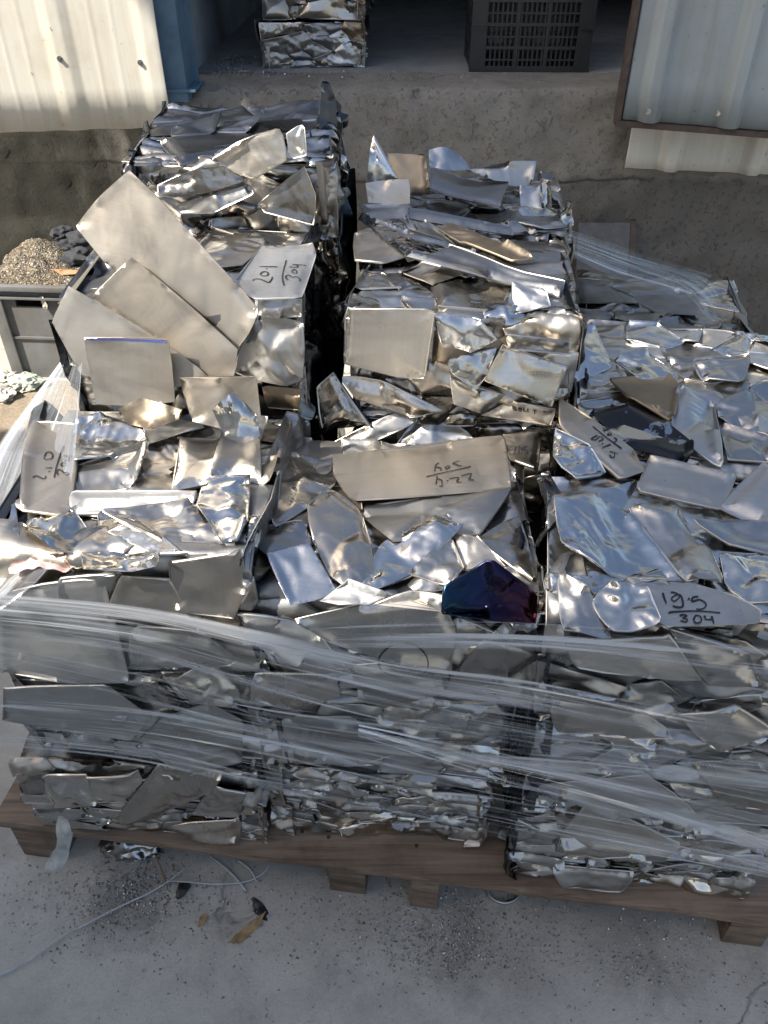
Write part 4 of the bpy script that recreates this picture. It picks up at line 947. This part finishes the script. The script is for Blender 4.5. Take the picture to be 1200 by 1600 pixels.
# ------------------------------------------------------------------ pallet
ang = math.atan2(.611 - .790, .641 + .709); ca, sa = math.cos(ang), math.sin(ang)
PO = Vector((-.722, .792, 0)); PM = Matrix.Translation(PO) @ Matrix.Rotation(ang, 4, 'Z')
pal = empty('wooden_pallet', PO, 'weathered brown wooden pallet under all the scrap bales', 'pallet')
rs = np.random.RandomState(5)
for k in range(8):
    mb = MB(); y0 = .0 + k * .172 + (rs.normal(0, .004) if k else 0); mb.box((rs.uniform(-.006, .006), y0, .1195), (1.62 + rs.uniform(-.01, .01), y0 + .142, .1395), None, .003)
    bmesh.ops.subdivide_edges(mb.bm, edges=[e for e in mb.bm.edges if e.calc_length() > .5], cuts=60, use_grid_fill=True)
    for v in mb.bm.verts:
        q = np.array([[v.co.x * 3, v.co.y * 3 + k, v.co.z * 3]]); v.co.z += .003 * noise(q)[0]; v.co.y += .0035 * noise(q * 4 + 9)[0]
        v.co = PM @ v.co
    mb.build('deck_board', WOOD, pal, 30)
iv = PM.inverted()
for k, (pa, pb) in enumerate(((0, 74), (505, 566), (640, 686), (1150, 1215))):
    py = 1330 if k == 0 else 1390 if k < 3 else 1450
    A = iv @ Vector(atz(pa, py, .09)); Bq = iv @ Vector(atz(pb, py, .09)); xa_, xb_ = A.x, Bq.x
    for d, (ya, yb) in enumerate(((.012 + .01 * (k % 2), .12), (.62, .74), (1.24, 1.34))):
        MB().box((xa_, ya, .0), (xb_, yb, .1193), PM, .003).build('pallet_block', WOOD, pal, 30)
# small nails in the front board
for x in (.03, .10, .57, .62, .78, 1.28, 1.33): MB().cyl(PM @ Vector((x, .05 + .03 * (x % .2), .138)), PM @ Vector((x, .05 + .03 * (x % .2), .1412)), .0035, 8).build('nail', RUST, pal, 30)

# ------------------------------------------------------------------ stretch film
STRAIGHT = [False]
def pathpts(ctrl):
    P = np.array([aty(x, y, Y) for x, y, Y in ctrl]); out = []
    if len(ctrl[0]) == 3 and STRAIGHT[0]:
        s = np.r_[0, np.cumsum(np.linalg.norm(np.diff(P, axis=0), axis=1))]; Q = resam(P, s, 80)
        for _ in range(12): Q[1:-1] = (Q[:-2] + 2 * Q[1:-1] + Q[2:]) / 4
        return Q, np.r_[0, np.cumsum(np.linalg.norm(np.diff(Q, axis=0), axis=1))]
    for i in range(len(P) - 1):
        a, b, c, d = P[max(i - 1, 0)], P[i], P[i + 1], P[min(i + 2, len(P) - 1)]
        L = np.linalg.norm(c - b); k = max(4, int(L / .012))
        for t in np.linspace(0, 1, k, endpoint=False):
            out.append(.5 * (2 * b + (c - a) * t + (2 * a - 5 * b + 4 * c - d) * t * t + (3 * b - a - 3 * c + d) * t ** 3))
    out.append(P[-1]); P = np.array(out)
    s = np.r_[0, np.cumsum(np.linalg.norm(np.diff(P, axis=0), axis=1))]; return P, s
def resam(P, s, n):
    t = np.linspace(0, s[-1], n); return np.c_[[np.interp(t, s, P[:, i]) for i in range(3)]].T
def film(name, curves, mat, parent, nv=26, seed=0, wrinkle=.004, label=None, belly=0.0):
    """a stretched strip through two or more control curves; u runs along the pull, v across"""
    R_ = [pathpts(c) for c in curves]; n = int(max(s[-1] for _, s in R_) / .010) + 2
    Cc = [resam(P, s, n) for P, s in R_]; L = max(s[-1] for _, s in R_)
    V = []; UV = []; E = []; m = nv * (len(Cc) - 1) + 1
    wid = np.mean([np.linalg.norm(Cc[k + 1] - Cc[k], axis=1).mean() for k in range(len(Cc) - 1)]) * (len(Cc) - 1)
    for j in range(m):
        k = min(j // nv, len(Cc) - 2); t = (j - k * nv) / nv
        row = Cc[k] * (1 - t) + Cc[k + 1] * t; V.append(row)
        u = np.linspace(0, L, n); UV.append(np.c_[u + seed * 3.3, np.full(n, j / (m - 1) * wid + seed * 1.7)]); E.append(np.c_[u / L, np.full(n, j / (m - 1))])
    V = np.array(V); dU = np.gradient(V, axis=1); dV = np.gradient(V, axis=0); N = np.cross(dU, dV); N /= np.linalg.norm(N, axis=2)[..., None] + 1e-9
    N *= np.sign((N * (CAMP - V)).sum(2))[..., None]
    UV = np.array(UV); q = UV.reshape(-1, 2)
    w = noise(np.c_[q[:, 0] * 1.3, q[:, 1] * 60, np.full(len(q), seed)]) + .6 * noise(np.c_[q[:, 0] * 4, q[:, 1] * 24, np.full(len(q), seed + 9)])
    V = V + N * (wrinkle * w.reshape(m, n))[..., None]
    Fc = [(j * n + i, j * n + i + 1, (j + 1) * n + i + 1, (j + 1) * n + i) for j in range(m - 1) for i in range(n - 1)]
    o = mesh(name, V.reshape(-1, 3), Fc, mat, parent, 180, q)
    el_ = o.data.uv_layers.new(name='Edge'); idx = np.empty(len(o.data.loops), dtype=np.int32); o.data.loops.foreach_get('vertex_index', idx)
    el_.data.foreach_set('uv', np.array(E).reshape(-1, 2)[idx].astype(np.float32).ravel()); o.data.uv_layers.active_index = 0
    if label: o['label'] = label
    return o
fl = empty('stretch_film', (-.05, .70, .45), 'clear stretch film wound in milky strands around the stacked scrap bales', 'film')
def fy(x):                      # depth of the film along the front
    return float(np.interp(x, [-60, 200, 400, 620, 850, 1000, 1260], [.735, .725, .716, .680, .640, .618, .585]))
def band(top, bot, mat=FILM, off=0.0, **k):
    film('film_band', [[(x, y, fy(x) - off) for x, y in top], [(x, y, fy(x) - off) for x, y in bot]], mat, fl, **k)
band([(-60, 915), (200, 918), (400, 975), (650, 962), (850, 968), (1260, 1008)], [(-60, 1168), (200, 1190), (430, 1240), (760, 1308), (1150, 1382), (1260, 1400)], FILMT, 0, nv=70, seed=1, label='thin clear layer over the whole front')
band([(-60, 925), (200, 945), (400, 985), (620, 1035), (850, 1070), (1260, 1145)], [(-60, 985), (200, 1020), (400, 1075), (620, 1130), (850, 1175), (1260, 1260)], FILM, .006, nv=50, seed=2)
band([(380, 985), (600, 970), (850, 972), (1260, 1012)], [(380, 1010), (600, 1012), (850, 1020), (1260, 1062)], FILM, .009, nv=24, seed=3)
band([(-60, 1085), (200, 1105), (420, 1140), (760, 1215), (1000, 1260), (1260, 1320)], [(-60, 1160), (200, 1186), (430, 1236), (760, 1302), (1000, 1350), (1260, 1398)], FILM, .012, nv=50, seed=4)
band([(560, 1130), (760, 1165), (1000, 1205), (1260, 1250)], [(560, 1150), (760, 1215), (1000, 1290), (1260, 1392)], FILM, .016, nv=60, seed=5)
band([(-60, 1000), (200, 1050), (420, 1100), (700, 1130), (1000, 1160), (1260, 1190)], [(-60, 1030), (200, 1090), (420, 1150), (700, 1190), (1000, 1215), (1260, 1240)], FILM, .019, nv=30, seed=6)
LFT = filmmat('gathered_stretch_film', .16, 1.5, 70, 1.0)
film('film_band', [[(126, 566, 1.12), (122, 640, 1.06), (112, 730, .95), (92, 810, .86), (70, 890, .77), (-10, 960, .725)], [(100, 556, 1.26), (46, 630, 1.20), (-6, 706, 1.12), (-50, 810, 1.0), (-90, 900, .86), (-110, 965, .76)]], LFT, fl, nv=60, seed=7, wrinkle=.006, label='bright gathered strand pulled down the left side')
film('film_band', [[(104, 560, 1.24), (58, 640, 1.18), (10, 716, 1.10), (-50, 820, .98), (-90, 930, .80)], [(90, 640, 1.45), (20, 760, 1.35), (-60, 860, 1.2), (-120, 960, 1.0), (-160, 1050, .82)]], FILMT, fl, nv=40, seed=8, wrinkle=.006)
STRAIGHT[0] = True
FANF = filmmat('fanned_stretch_film', .02, 1.0, 210, 1.0)
VEIL = filmmat('veil_stretch_film', .03, .9, 110, .9)
film('film_band', [[(884, 356, 1.60), (985, 390, 1.70), (1114, 430, 1.84)], [(886, 396, 1.58), (960, 428, 1.62), (1078, 462, 1.68)]], FANF, fl, nv=40, seed=9, wrinkle=.003, label='fanned strands stretched down to the low bale at the back right')
film('film_band', [[(884, 360, 1.595), (985, 396, 1.69), (1112, 434, 1.83), (1142, 490, 1.76), (1180, 580, 1.60), (1240, 720, 1.36), (1300, 860, 1.10)], [(888, 400, 1.575), (960, 436, 1.60), (1070, 466, 1.66), (1105, 540, 1.60), (1135, 640, 1.47), (1170, 760, 1.30), (1230, 900, 1.04)]], VEIL, fl, nv=40, seed=10, wrinkle=.003)

# ------------------------------------------------------------------ crumpled soft things
def crumple(name, c, size, seed, mat, label, cat, parent=None, group=None, rough=.35, sub=4, flat_=False, ridge=.3):
    bm = bmesh.new(); bmesh.ops.create_icosphere(bm, subdivisions=sub, radius=1)
    P = np.array([v.co[:] for v in bm.verts]); n = P.copy()
    d = rough * noise(P * 1.6 + seed * 5) + ridge * (1 - 2 * np.abs(noise(P * 2.6 + seed * 3))) * .7 + .12 * noise(P * 6 + seed)
    P = P * (1 + d)[:, None] * np.array(size); P[:, 2] = np.maximum(P[:, 2], -size[2] * .55); P = P + np.array(c) + np.array([0, 0, size[2] * .55])
    Fc = [[v.index for v in f.verts] for f in bm.faces]; bm.free()
    o = mesh(name, P, Fc, mat, parent, 50)
    if label: tag(o, label, cat, group)
    return o
pk = aty(72, 880, .80)
V = []; nn_ = 26
for i in range(nn_):
    for j in range(14):
        u, v = i / (nn_ - 1), j / 13
        p = aty(18 + 104 * u, 905 - 12 * u - 48 * v * (1 - .35 * u) - 6 * math.sin(5 * u), .775 + .05 * v) ; V.append(p)
V = np.array(V); V[:, 2] += .010 * noise(V * np.array([30, 55, 30])) + .006 * noise(V * 95) + .012
o = mesh('plastic_scrap', V, [(i * 14 + j, (i + 1) * 14 + j, (i + 1) * 14 + j + 1, i * 14 + j + 1) for i in range(nn_ - 1) for j in range(13)], PINK, None, 180)
tag(o, 'crumpled pale pink plastic scrap caught at the top left front corner', 'plastic scrap'); md = o.modifiers.new('t', 'SOLIDIFY'); md.thickness = .001
HANG = flat('frosted_film_scrap', (.40, .40, .375), .4, .35, 40, .3)
V = []
for i in range(22):
    for j in range(9):
        u, v = i / 21, j / 8; cx = 98 + 8 * math.sin(u * 4) - 8 * u; w = 6 + 8 * math.sin(u * 2.6) + 3 * math.sin(9 * u)
        V.append(aty(cx + (v - .5) * 2 * w, 1272 + 84 * u, .742 - .035 * u))
V = np.array(V); V[:, 1] += .010 * noise(V * np.array([80, 40, 45])) + .004 * noise(V * 130) - .008
o = mesh('film_scrap', V, [(i * 9 + j, (i + 1) * 9 + j, (i + 1) * 9 + j + 1, i * 9 + j + 1) for i in range(21) for j in range(8)], HANG, None, 180)
tag(o, 'small twisted frosted film scrap hanging over the pallet edge', 'film scrap'); md = o.modifiers.new('t', 'SOLIDIFY'); md.thickness = .0006
# straps and bits on the ground
STRAP = flat('clear_plastic_strap', (.40, .42, .43), .28, .25, 60, .2)
def strap(px, w, label, z=.006, mat=STRAP, name='plastic_strap', lift=None):
    P = np.array([atz(x, y, z) for x, y in px]); Q = []
    for i in range(len(P) - 1):
        a, b, c, d = P[max(i - 1, 0)], P[i], P[i + 1], P[min(i + 2, len(P) - 1)]
        for t in np.linspace(0, 1, 9)[:-1]: Q.append(.5 * (2 * b + (c - a) * t + (2 * a - 5 * b + 4 * c - d) * t * t + (3 * b - a - 3 * c + d) * t ** 3))
    Q.append(P[-1]); Q = np.array(Q); Q[:, 2] += .003 * noise(Q * 14) + .002
    T = np.gradient(Q, axis=0); T /= np.linalg.norm(T, axis=1)[:, None]; N = np.c_[-T[:, 1], T[:, 0], np.zeros(len(Q))]
    tw = noise(Q * 9) * 1.2; V = []
    for sg, h in ((-1, 0), (-.3, .0016), (.3, .0016), (1, 0)): V.append(Q + N * (w * sg * (.75 + .25 * np.cos(tw)))[:, None] + np.c_[np.zeros((len(Q), 2)), h + .0022 * sg * np.sin(tw)])
    V = np.array(V); m = len(Q); o = mesh(name, V.reshape(-1, 3), [(j * m + i, j * m + i + 1, (j + 1) * m + i + 1, (j + 1) * m + i) for j in range(3) for i in range(m - 1)], mat, None, 180)
    tag(o, label, 'strap', 'plastic straps under the pallet edge'); md = o.modifiers.new('t', 'SOLIDIFY'); md.thickness = .0012
strap([(-30, 1532), (20, 1515), (60, 1490), (100, 1462), (140, 1442), (190, 1416), (230, 1398), (262, 1378), (290, 1356)], .0020, 'long clear strap trailing from the pallet to the left across the ground')
strap([(262, 1377), (300, 1379), (340, 1382), (372, 1380), (400, 1372), (418, 1358), (422, 1345)], .0018, 'short clear strap curving back up under the pallet, right of the long one')
strap([(328, 1338), (350, 1355), (370, 1374), (385, 1392)], .0022, 'clear strap running from the pallet down to the black scrap')
strap([(372, 1345), (390, 1358), (402, 1378)], .0022, 'thinnest clear strap end between two curving straps')
strap([(232, 1330), (246, 1345), (256, 1372), (262, 1392)], .0018, 'brown string hanging beside the crumpled foil under the pallet', mat=LEAF, name='string')
def flake(px, z, th, mat, name, label, cat, seed, group=None, lift=.004):
    P = np.array([atz(x, y, z) for x, y in px]); pl = Plane(P.mean(0) + np.array([0, 0, lift]), (0, 0, 1)); 
    poly = np.array([[np.dot(q - pl.p0, pl.e1), np.dot(q - pl.p0, pl.e2)] for q in P])
    if np.dot(poly[:, 0], np.roll(poly[:, 1], -1)) - np.dot(poly[:, 1], np.roll(poly[:, 0], -1)) < 0: poly = poly[::-1]
    rel = Relief(poly, seed, 1.0, 1, .8, .5, 0, .6); V, Fc, uv = sheet_data(poly, pl.map, rel, res=.005, rag=.0008, skirt=th, seed=seed, closed=True)
    o = mesh(name, V, Fc, mat, None, 40, uv); tag(o, label, cat, group)
flake([(275, 1400), (280, 1382), (296, 1378), (299, 1386), (288, 1400), (277, 1406)], .0, .004, BLACKPL, 'plastic_offcut', 'smaller black plastic offcut beside the long clear strap', 'plastic offcut', 71, 'black plastic offcuts')
flake([(390, 1408), (396, 1402), (410, 1412), (424, 1432), (424, 1440), (412, 1438), (396, 1424)], .0, .005, BLACKPL, 'plastic_offcut', 'larger oval black plastic offcut touching the dry leaf', 'plastic offcut', 72, 'black plastic offcuts')
flake([(361, 1476), (370, 1462), (388, 1446), (402, 1442), (416, 1428), (417, 1430), (404, 1448), (390, 1463), (374, 1475), (364, 1479)], .0, .0012, LEAF, 'dry_leaf', 'long dry brown leaf with a stalk pointing at the black offcut', 'leaf', 73, 'dry leaves')
flake([(309, 1450), (312, 1436), (322, 1428), (326, 1434), (318, 1446)], .0, .0012, LEAF, 'dry_leaf', 'small pale dry leaf left of the long one', 'leaf', 74, 'dry leaves')
fc = atz(207, 1338, 0); crumple('foil_scrap', (fc[0], fc[1] + .02, 0), (.05, .035, .03), 4, BRIGHT, 'small crumpled shiny foil under the pallet board', 'foil')
rc = atz(785, 1384, 0)
bm = bmesh.new(); mb = MB(); N_ = 40
for i in range(N_):
    a0, a1 = 2 * math.pi * i / N_, 2 * math.pi * (i + 1) / N_
    mb.cyl((rc[0] + .034 * math.cos(a0), rc[1] + .034 * math.sin(a0), .004), (rc[0] + .034 * math.cos(a1), rc[1] + .034 * math.sin(a1), .004), .0032, 8)
bmesh.ops.remove_doubles(mb.bm, verts=mb.bm.verts, dist=.0008)
tag(mb.build('metal_ring', ZINC, None, 60), 'thin shiny metal ring half hidden under the pallet', 'ring')
# steel turnings lying about
def shavings(name, label, spots, n, zf, seed, smin=.0012, smax=.0042, mat=SHAVE):
    rs = np.random.RandomState(seed); V = []; Fc = []
    w = np.array([s[3] for s in spots], float); w /= w.sum()
    for i in range(n):
        cx, cy, r, _ = spots[rs.choice(len(spots), p=w)]
        p = np.array([cx + rs.normal(0, r[0]), cy + rs.normal(0, r[1]), 0]); p[2] = zf(p)
        a = rs.uniform(0, 2 * math.pi); L = rs.uniform(smin, smax); wd = L * rs.uniform(.25, .5); d = np.array([math.cos(a), math.sin(a), 0]); q = np.array([-d[1], d[0], 0]); up = np.array([0, 0, 1.0])
        k = rs.uniform(.3, 1.2); n0 = len(V)
        for t in (-1, 0, 1):
            c = p + d * L * t + up * (.0006 + L * k * (1 - t * t) + .0005 * rs.rand()); tl = q * wd + up * wd * rs.uniform(-.7, .7)
            V += [c - tl, c + tl]
        Fc += [(n0, n0 + 2, n0 + 3, n0 + 1), (n0 + 2, n0 + 4, n0 + 5, n0 + 3)]
    tag(mesh(name, V, Fc, mat, None), label, 'shavings', None, 'stuff')
def gsp(px, py, rx, ry, w):
    p = atz(px, py, 0); return (p[0], p[1], (rx, ry), w)
shavings('steel_shavings', 'fine glinting steel shavings scattered over the concrete around the pallet',
  [gsp(215, 1385, .06, .035, 6), gsp(200, 1420, .07, .04, 4), gsp(120, 1430, .2, .05, 2), gsp(690, 1470, .05, .03, 3), gsp(750, 1480, .08, .03, 2.5), gsp(610, 1460, .08, .04, 2), gsp(1010, 1510, .05, .02, 2), gsp(960, 1470, .25, .04, 4), gsp(1080, 1550, .15, .05, 2), gsp(500, 1480, .2, .06, 3), gsp(480, 1390, .35, .02, 3), gsp(700, 1410, .25, .02, 3), gsp(850, 1440, .3, .03, 3), gsp(600, 1540, .5, .08, 1.2), gsp(40, 1380, .05, .05, 1.5)], 3000, lambda p: 0.0, 3, .0008, .0030)
def dsp(px, py, rx, ry, w):
    p = atz(px, py, DZ); return (p[0], p[1], (rx, ry), w)
shavings('dirt_crumbs', 'dark crumbs of dirt and swarf scattered over the concrete around the pallet', [gsp(215, 1385, .06, .035, 6), gsp(200, 1430, .09, .05, 4), gsp(690, 1475, .06, .04, 5), gsp(740, 1490, .1, .03, 3), gsp(1000, 1500, .25, .05, 4), gsp(500, 1460, .4, .05, 4), gsp(1090, 1560, .12, .04, 2), gsp(600, 1540, .5, .09, 1)], 700, lambda p: 0.0, 13, .0007, .0022, flat('dark_swarf', (.05, .047, .043), .6, .4, 60, .2))
shavings('dock_shavings', 'dull steel shavings lying on the dock floor by the bales', [dsp(360, 95, .10, .07, 4), dsp(400, 115, .14, .03, 2), dsp(345, 110, .06, .05, 2), dsp(600, 120, .3, .06, 1)], 1300, lambda p: DZ + .0005, 4)
STAIN = flat('dark_oily_grime', (.05, .047, .043), .7, .5, 40, .3)
# ------------------------------------------------------------------ crates
def lattice_crate():
    e0 = atz(733, 112, DZ); e1 = atz(928, 118, DZ); w = e1[0] - e0[0] - .01; d = .36; h = .36; t = .014
    c = empty('plastic_crate', e0, 'black slatted plastic crate standing on the dock floor in the shade', 'crate')
    Mx = Matrix.Translation(Vector((e0[0], e0[1], DZ))) @ Matrix.Rotation(R(-1.5), 4, 'Z')
    def side(M, L, name):
        mb = MB(); pw = .058
        mb.box((0, 0, .0), (pw, t, h), M).box((L - pw, 0, 0), (L, t, h), M)
        for z in (0.0, .075, .15, .225, .30, h - .012): mb.box((pw - .001, -.004, z), (L - pw + .001, t - .001, z + (.020 if z == 0 else .011)), M)
        for z in (.0375, .1125, .1875, .2625): mb.box((pw - .001, -.001, z), (L - pw + .001, t - .002, z + .006), M)
        k = 3; seg = (L - 2 * pw) / k
        for i in range(1, k): mb.box((pw + seg * i - .006, -.0035, .001), (pw + seg * i + .006, t - .0015, h - .001), M)
        n = int((L - 2 * pw) / .017)
        for i in range(1, n): x = pw + (L - 2 * pw) * i / n; mb.box((x - .0035, .003, .002), (x + .0035, t - .003, h - .002), M)
        for z in (.0, .14, .27): mb.box((-.002, -.006, z), (pw, -.0002, z + .008), M); mb.box((L - pw, -.006, z), (L + .002, -.0002, z + .008), M)
        mb.build(name, BLACKPL, c, None)
    side(Mx, w, 'lattice_side'); side(Mx @ Matrix.Translation((0, d, 0)), w, 'lattice_side')
    side(Mx @ Matrix.Translation((t + .001, t + .002, 0)) @ Matrix.Rotation(R(90), 4, 'Z'), d - t - .004, 'lattice_side')
    side(Mx @ Matrix.Translation((w - .001, t + .002, 0)) @ Matrix.Rotation(R(90), 4, 'Z'), d - t - .004, 'lattice_side')
    MB().box((t, t, .004), (w - t, d, .012), Mx).build('crate_floor', BLACKPL, c, None)
lattice_crate()
q0 = atz(30, 588, 0); CX, CY = q0[0] - .01, q0[1]; CH = aty(2, 443, CY)[2]
crate = empty('storage_crate', (CX, CY, 0), 'dusty grey plastic crate heaped with shavings at the left of the pallet', 'crate')
Mx = Matrix.Translation(Vector((CX, CY, 0))) @ Matrix.Rotation(R(-4), 4, 'Z'); CW, CD, t_ = .56, .33, .008
# front wall round its hand hole
hx0, hx1, hz0, hz1 = .085, .20, CH - .085, CH - .05
mb = MB(); mb.box((0, 0, .0), (CW, t_, hz0), Mx).box((0, 0, hz1), (CW, t_, CH - .02), Mx).box((0, 0, hz0), (hx0, t_, hz1), Mx).box((hx1, 0, hz0), (CW, t_, hz1), Mx)
bmesh.ops.remove_doubles(mb.bm, verts=mb.bm.verts, dist=.0005); mb.build('front_wall', GREYPL, crate, None)
MB().box((0, CD, 0), (CW, CD + t_, CH - .02), Mx).build('back_wall', GREYPL, crate, None)
MB().box((-.0005, t_ + .0005, 0), (t_, CD - .0005, CH - .02), Mx).build('end_wall', GREYPL, crate, None)
MB().box((CW - t_, t_ + .0005, 0), (CW + .0005, CD - .0005, CH - .02), Mx).build('end_wall', GREYPL, crate, None)
mb = MB(); mb.box((-.022, -.022, CH - .019), (CW + .022, .004, CH), Mx, .003).box((-.022, CD, CH - .0195), (CW + .022, CD + .03, CH - .0005), Mx, .003).box((-.021, .005, CH - .0185), (.006, CD - .001, CH - .001), Mx).box((CW - .006, .005, CH - .0185), (CW + .021, CD - .001, CH - .001), Mx)
mb.box((-.0185, -.0185, CH - .05), (CW + .02, -.0005, CH - .044), Mx); mb.build('rim', GREYPL, crate, 40)
for x in (-.004, .29, CW - .045): MB().box((x, -.015, .0), (x + .045, -.0004, CH - .051), Mx, .003).build('corner_rib' if x != .29 else 'middle_rib', GREYPL, crate, 40)
MB().box((.042, -.009, CH * .44), (.289, -.0006, CH * .44 + .008), Mx).build('cross_rib', GREYPL, crate, None)
# heap in the crate
n1, n2 = 90, 60; V = []
for i in range(n1):
    for j in range(n2):
        u, v = i / (n1 - 1), j / (n2 - 1); x = .010 + u * (CW - .02); y = .010 + v * (CD - .014)
        hgt = CH - .022 + .085 * math.exp(-((u - .22) / .22) ** 2 - ((v - .55) / .5) ** 2) * min(1, 6 * v + .3) + .03 * math.sin(math.pi * v)
        V.append((Mx @ Vector((x, y, hgt)))[:])
V = np.array(V); V[:, 2] += .010 * noise(V * 22) + .006 * noise(V * 70) + .004 * noise(V * 160)
tag(mesh('shavings_heap', V, [(i * n2 + j, (i + 1) * n2 + j, (i + 1) * n2 + j + 1, i * n2 + j + 1) for i in range(n1 - 1) for j in range(n2 - 1)], SAND, None, 25), 'heap of brownish metal shavings and sweepings filling the grey crate', 'shavings', None, 'stuff')
def cw(px, py, Y): return aty(px, py, Y)
for k, (px, py, Yo, sx, sz, sd, lb) in enumerate(((98, 388, .22, .050, .028, 2, 'dark charcoal rag lying leftmost on the heap in the grey crate'), (118, 404, .15, .055, .032, 5, 'dark charcoal glove like rag in front of the other rags on the heap'), (128, 372, .24, .050, .030, 9, 'dark charcoal rag at the back of the heap, against the largest plate'), (96, 362, .29, .035, .022, 12, 'smallest dark rag on the heap, by the wall'))):
    p = cw(px, py, CY + Yo); crumple('rag', (p[0], p[1], p[2] - .018), (sx, .045, sz), sd, RAG, lb, 'rag', None, 'dark rags on the shavings', .5, 4, ridge=.12)
SHARD = []
for k, (px, py, sd, lb) in enumerate(((118, 440, 21, 'bent steel offcut on the crate beside the leaning plates, frontmost'), (140, 436, 22, 'curled steel offcut on the crate rim behind the leaning plates'), (152, 415, 23, 'light folded steel offcut on the heap touching the largest plate'))):
    p = cw(px, py, CY + .10); rs = np.random.RandomState(sd); pts = [(px + 18 * math.cos(a) * rs.uniform(.6, 1.1), py + 13 * math.sin(a) * rs.uniform(.6, 1.1)) for a in np.linspace(0, 2 * math.pi, 7)[:-1]]
    o, _, _ = free(Plane(p, (rs.uniform(-.3, .3), -.6, .8)), pts, 940 + k, 'steel_offcut', BRIGHT, None, folds=3, amp=2, wr=1.5); tag(o, lb, 'offcut', 'steel offcuts on the crate')
p0 = cw(100, 425, CY + .06)
o, _, _ = free(Plane(p0, (0, -.7, .7)), [(74, 421), (95, 423), (122, 421), (118, 428), (95, 430), (78, 427)], 951, 'cardboard_strip', flat('orange_cardboard', (.42, .22, .11), .8, .3, 40), None, folds=0, amp=.3, dent=.3, wr=0, curl=.3); tag(o, 'thin orange brown cardboard strip on the shavings heap', 'cardboard')
o, _, _ = free(Plane(cw(68, 472, CY - .024), (0, -1, .05)), [(61, 464), (68, 463), (75, 476), (71, 489), (66, 478)], 952, 'paper_scrap', PAPER, None, folds=1, dent=.5); tag(o, 'torn paper scrap hanging from the hand hole of the grey crate', 'paper')
# dirt and litter at the left
dp = atz(40, 625, 0); n1 = 60; V = []
for i in range(n1):
    for j in range(n1):
        u, v = i / (n1 - 1) * 2 - 1, j / (n1 - 1) * 2 - 1; V.append((dp[0] - .1 + u * .42, dp[1] - .08 + v * .30, .012 * max(-.3, 1 - (u * u + v * v) ** 2)))
V = np.array(V); V[:, 2] += .006 * noise(V * 18) + .004 * noise(V * 60); V[:, 2] -= .004
DIRT = flat('sandy_dirt', (.30, .245, .175), .9, .45, 120, .8, .005)
tag(mesh('dirt', V, [(i * n1 + j, (i + 1) * n1 + j, (i + 1) * n1 + j + 1, i * n1 + j + 1) for i in range(n1 - 1) for j in range(n1 - 1)], DIRT, None, 60), 'patch of sandy dirt on the ground before the grey crate', 'dirt', None, 'stuff')
for k, (px, py, sx, sd, m, lb) in enumerate(((40, 606, .055, 31, TEAL, 'crumpled teal and cream paper under the crate corner'), (6, 600, .045, 32, PAPER, 'crumpled white paper at the far left by the crate'), (4, 624, .04, 33, PAPER, 'flattened cream paper nearest the camera in the litter by the crate'))):
    p = atz(px, py, 0); crumple('crumpled_paper', (p[0], p[1], .004), (sx, .045, .026), sd, m, lb, 'paper', None, 'litter by the crate', .45, 4, ridge=.5)
# steel plate leaning on the dock wall
wp = aty(950, 348, DY - .05); a = aty(905, 344, DY - .05)[0]; b2 = aty(985, 350, DY - .05)[0]
pt = empty('leaning_panel', (a, DY - .25, 0), 'dusty grey panel with a dark edge leaning on the dock wall behind the film', 'panel')
def lp(x, z): f = z / wp[2]; return (x, DY - .30 + .25 * f, z)
n = 24; V = [lp(a + (b2 - a) * i / n, wp[2] * j / n) for i in range(n + 1) for j in range(n + 1)]
o = mesh('board', V, [(i * (n + 1) + j, (i + 1) * (n + 1) + j, (i + 1) * (n + 1) + j + 1, i * (n + 1) + j + 1) for i in range(n) for j in range(n)], flat('dark_grey_board', (.075, .078, .08), .7, .4, 30, .3), pt); md = o.modifiers.new('t', 'SOLIDIFY'); md.thickness = .012
V = [lp(b2 + .002, 0), lp(b2 + .022, 0), lp(b2 + .022, wp[2] + .006), lp(b2 + .002, wp[2] + .006)]; V = V + [(x, y + .02, z) for x, y, z in V]
mesh('edge_strip', V, [(0, 1, 2, 3), (1, 5, 6, 2), (3, 2, 6, 7), (4, 0, 3, 7), (5, 4, 7, 6)], RUST, pt)
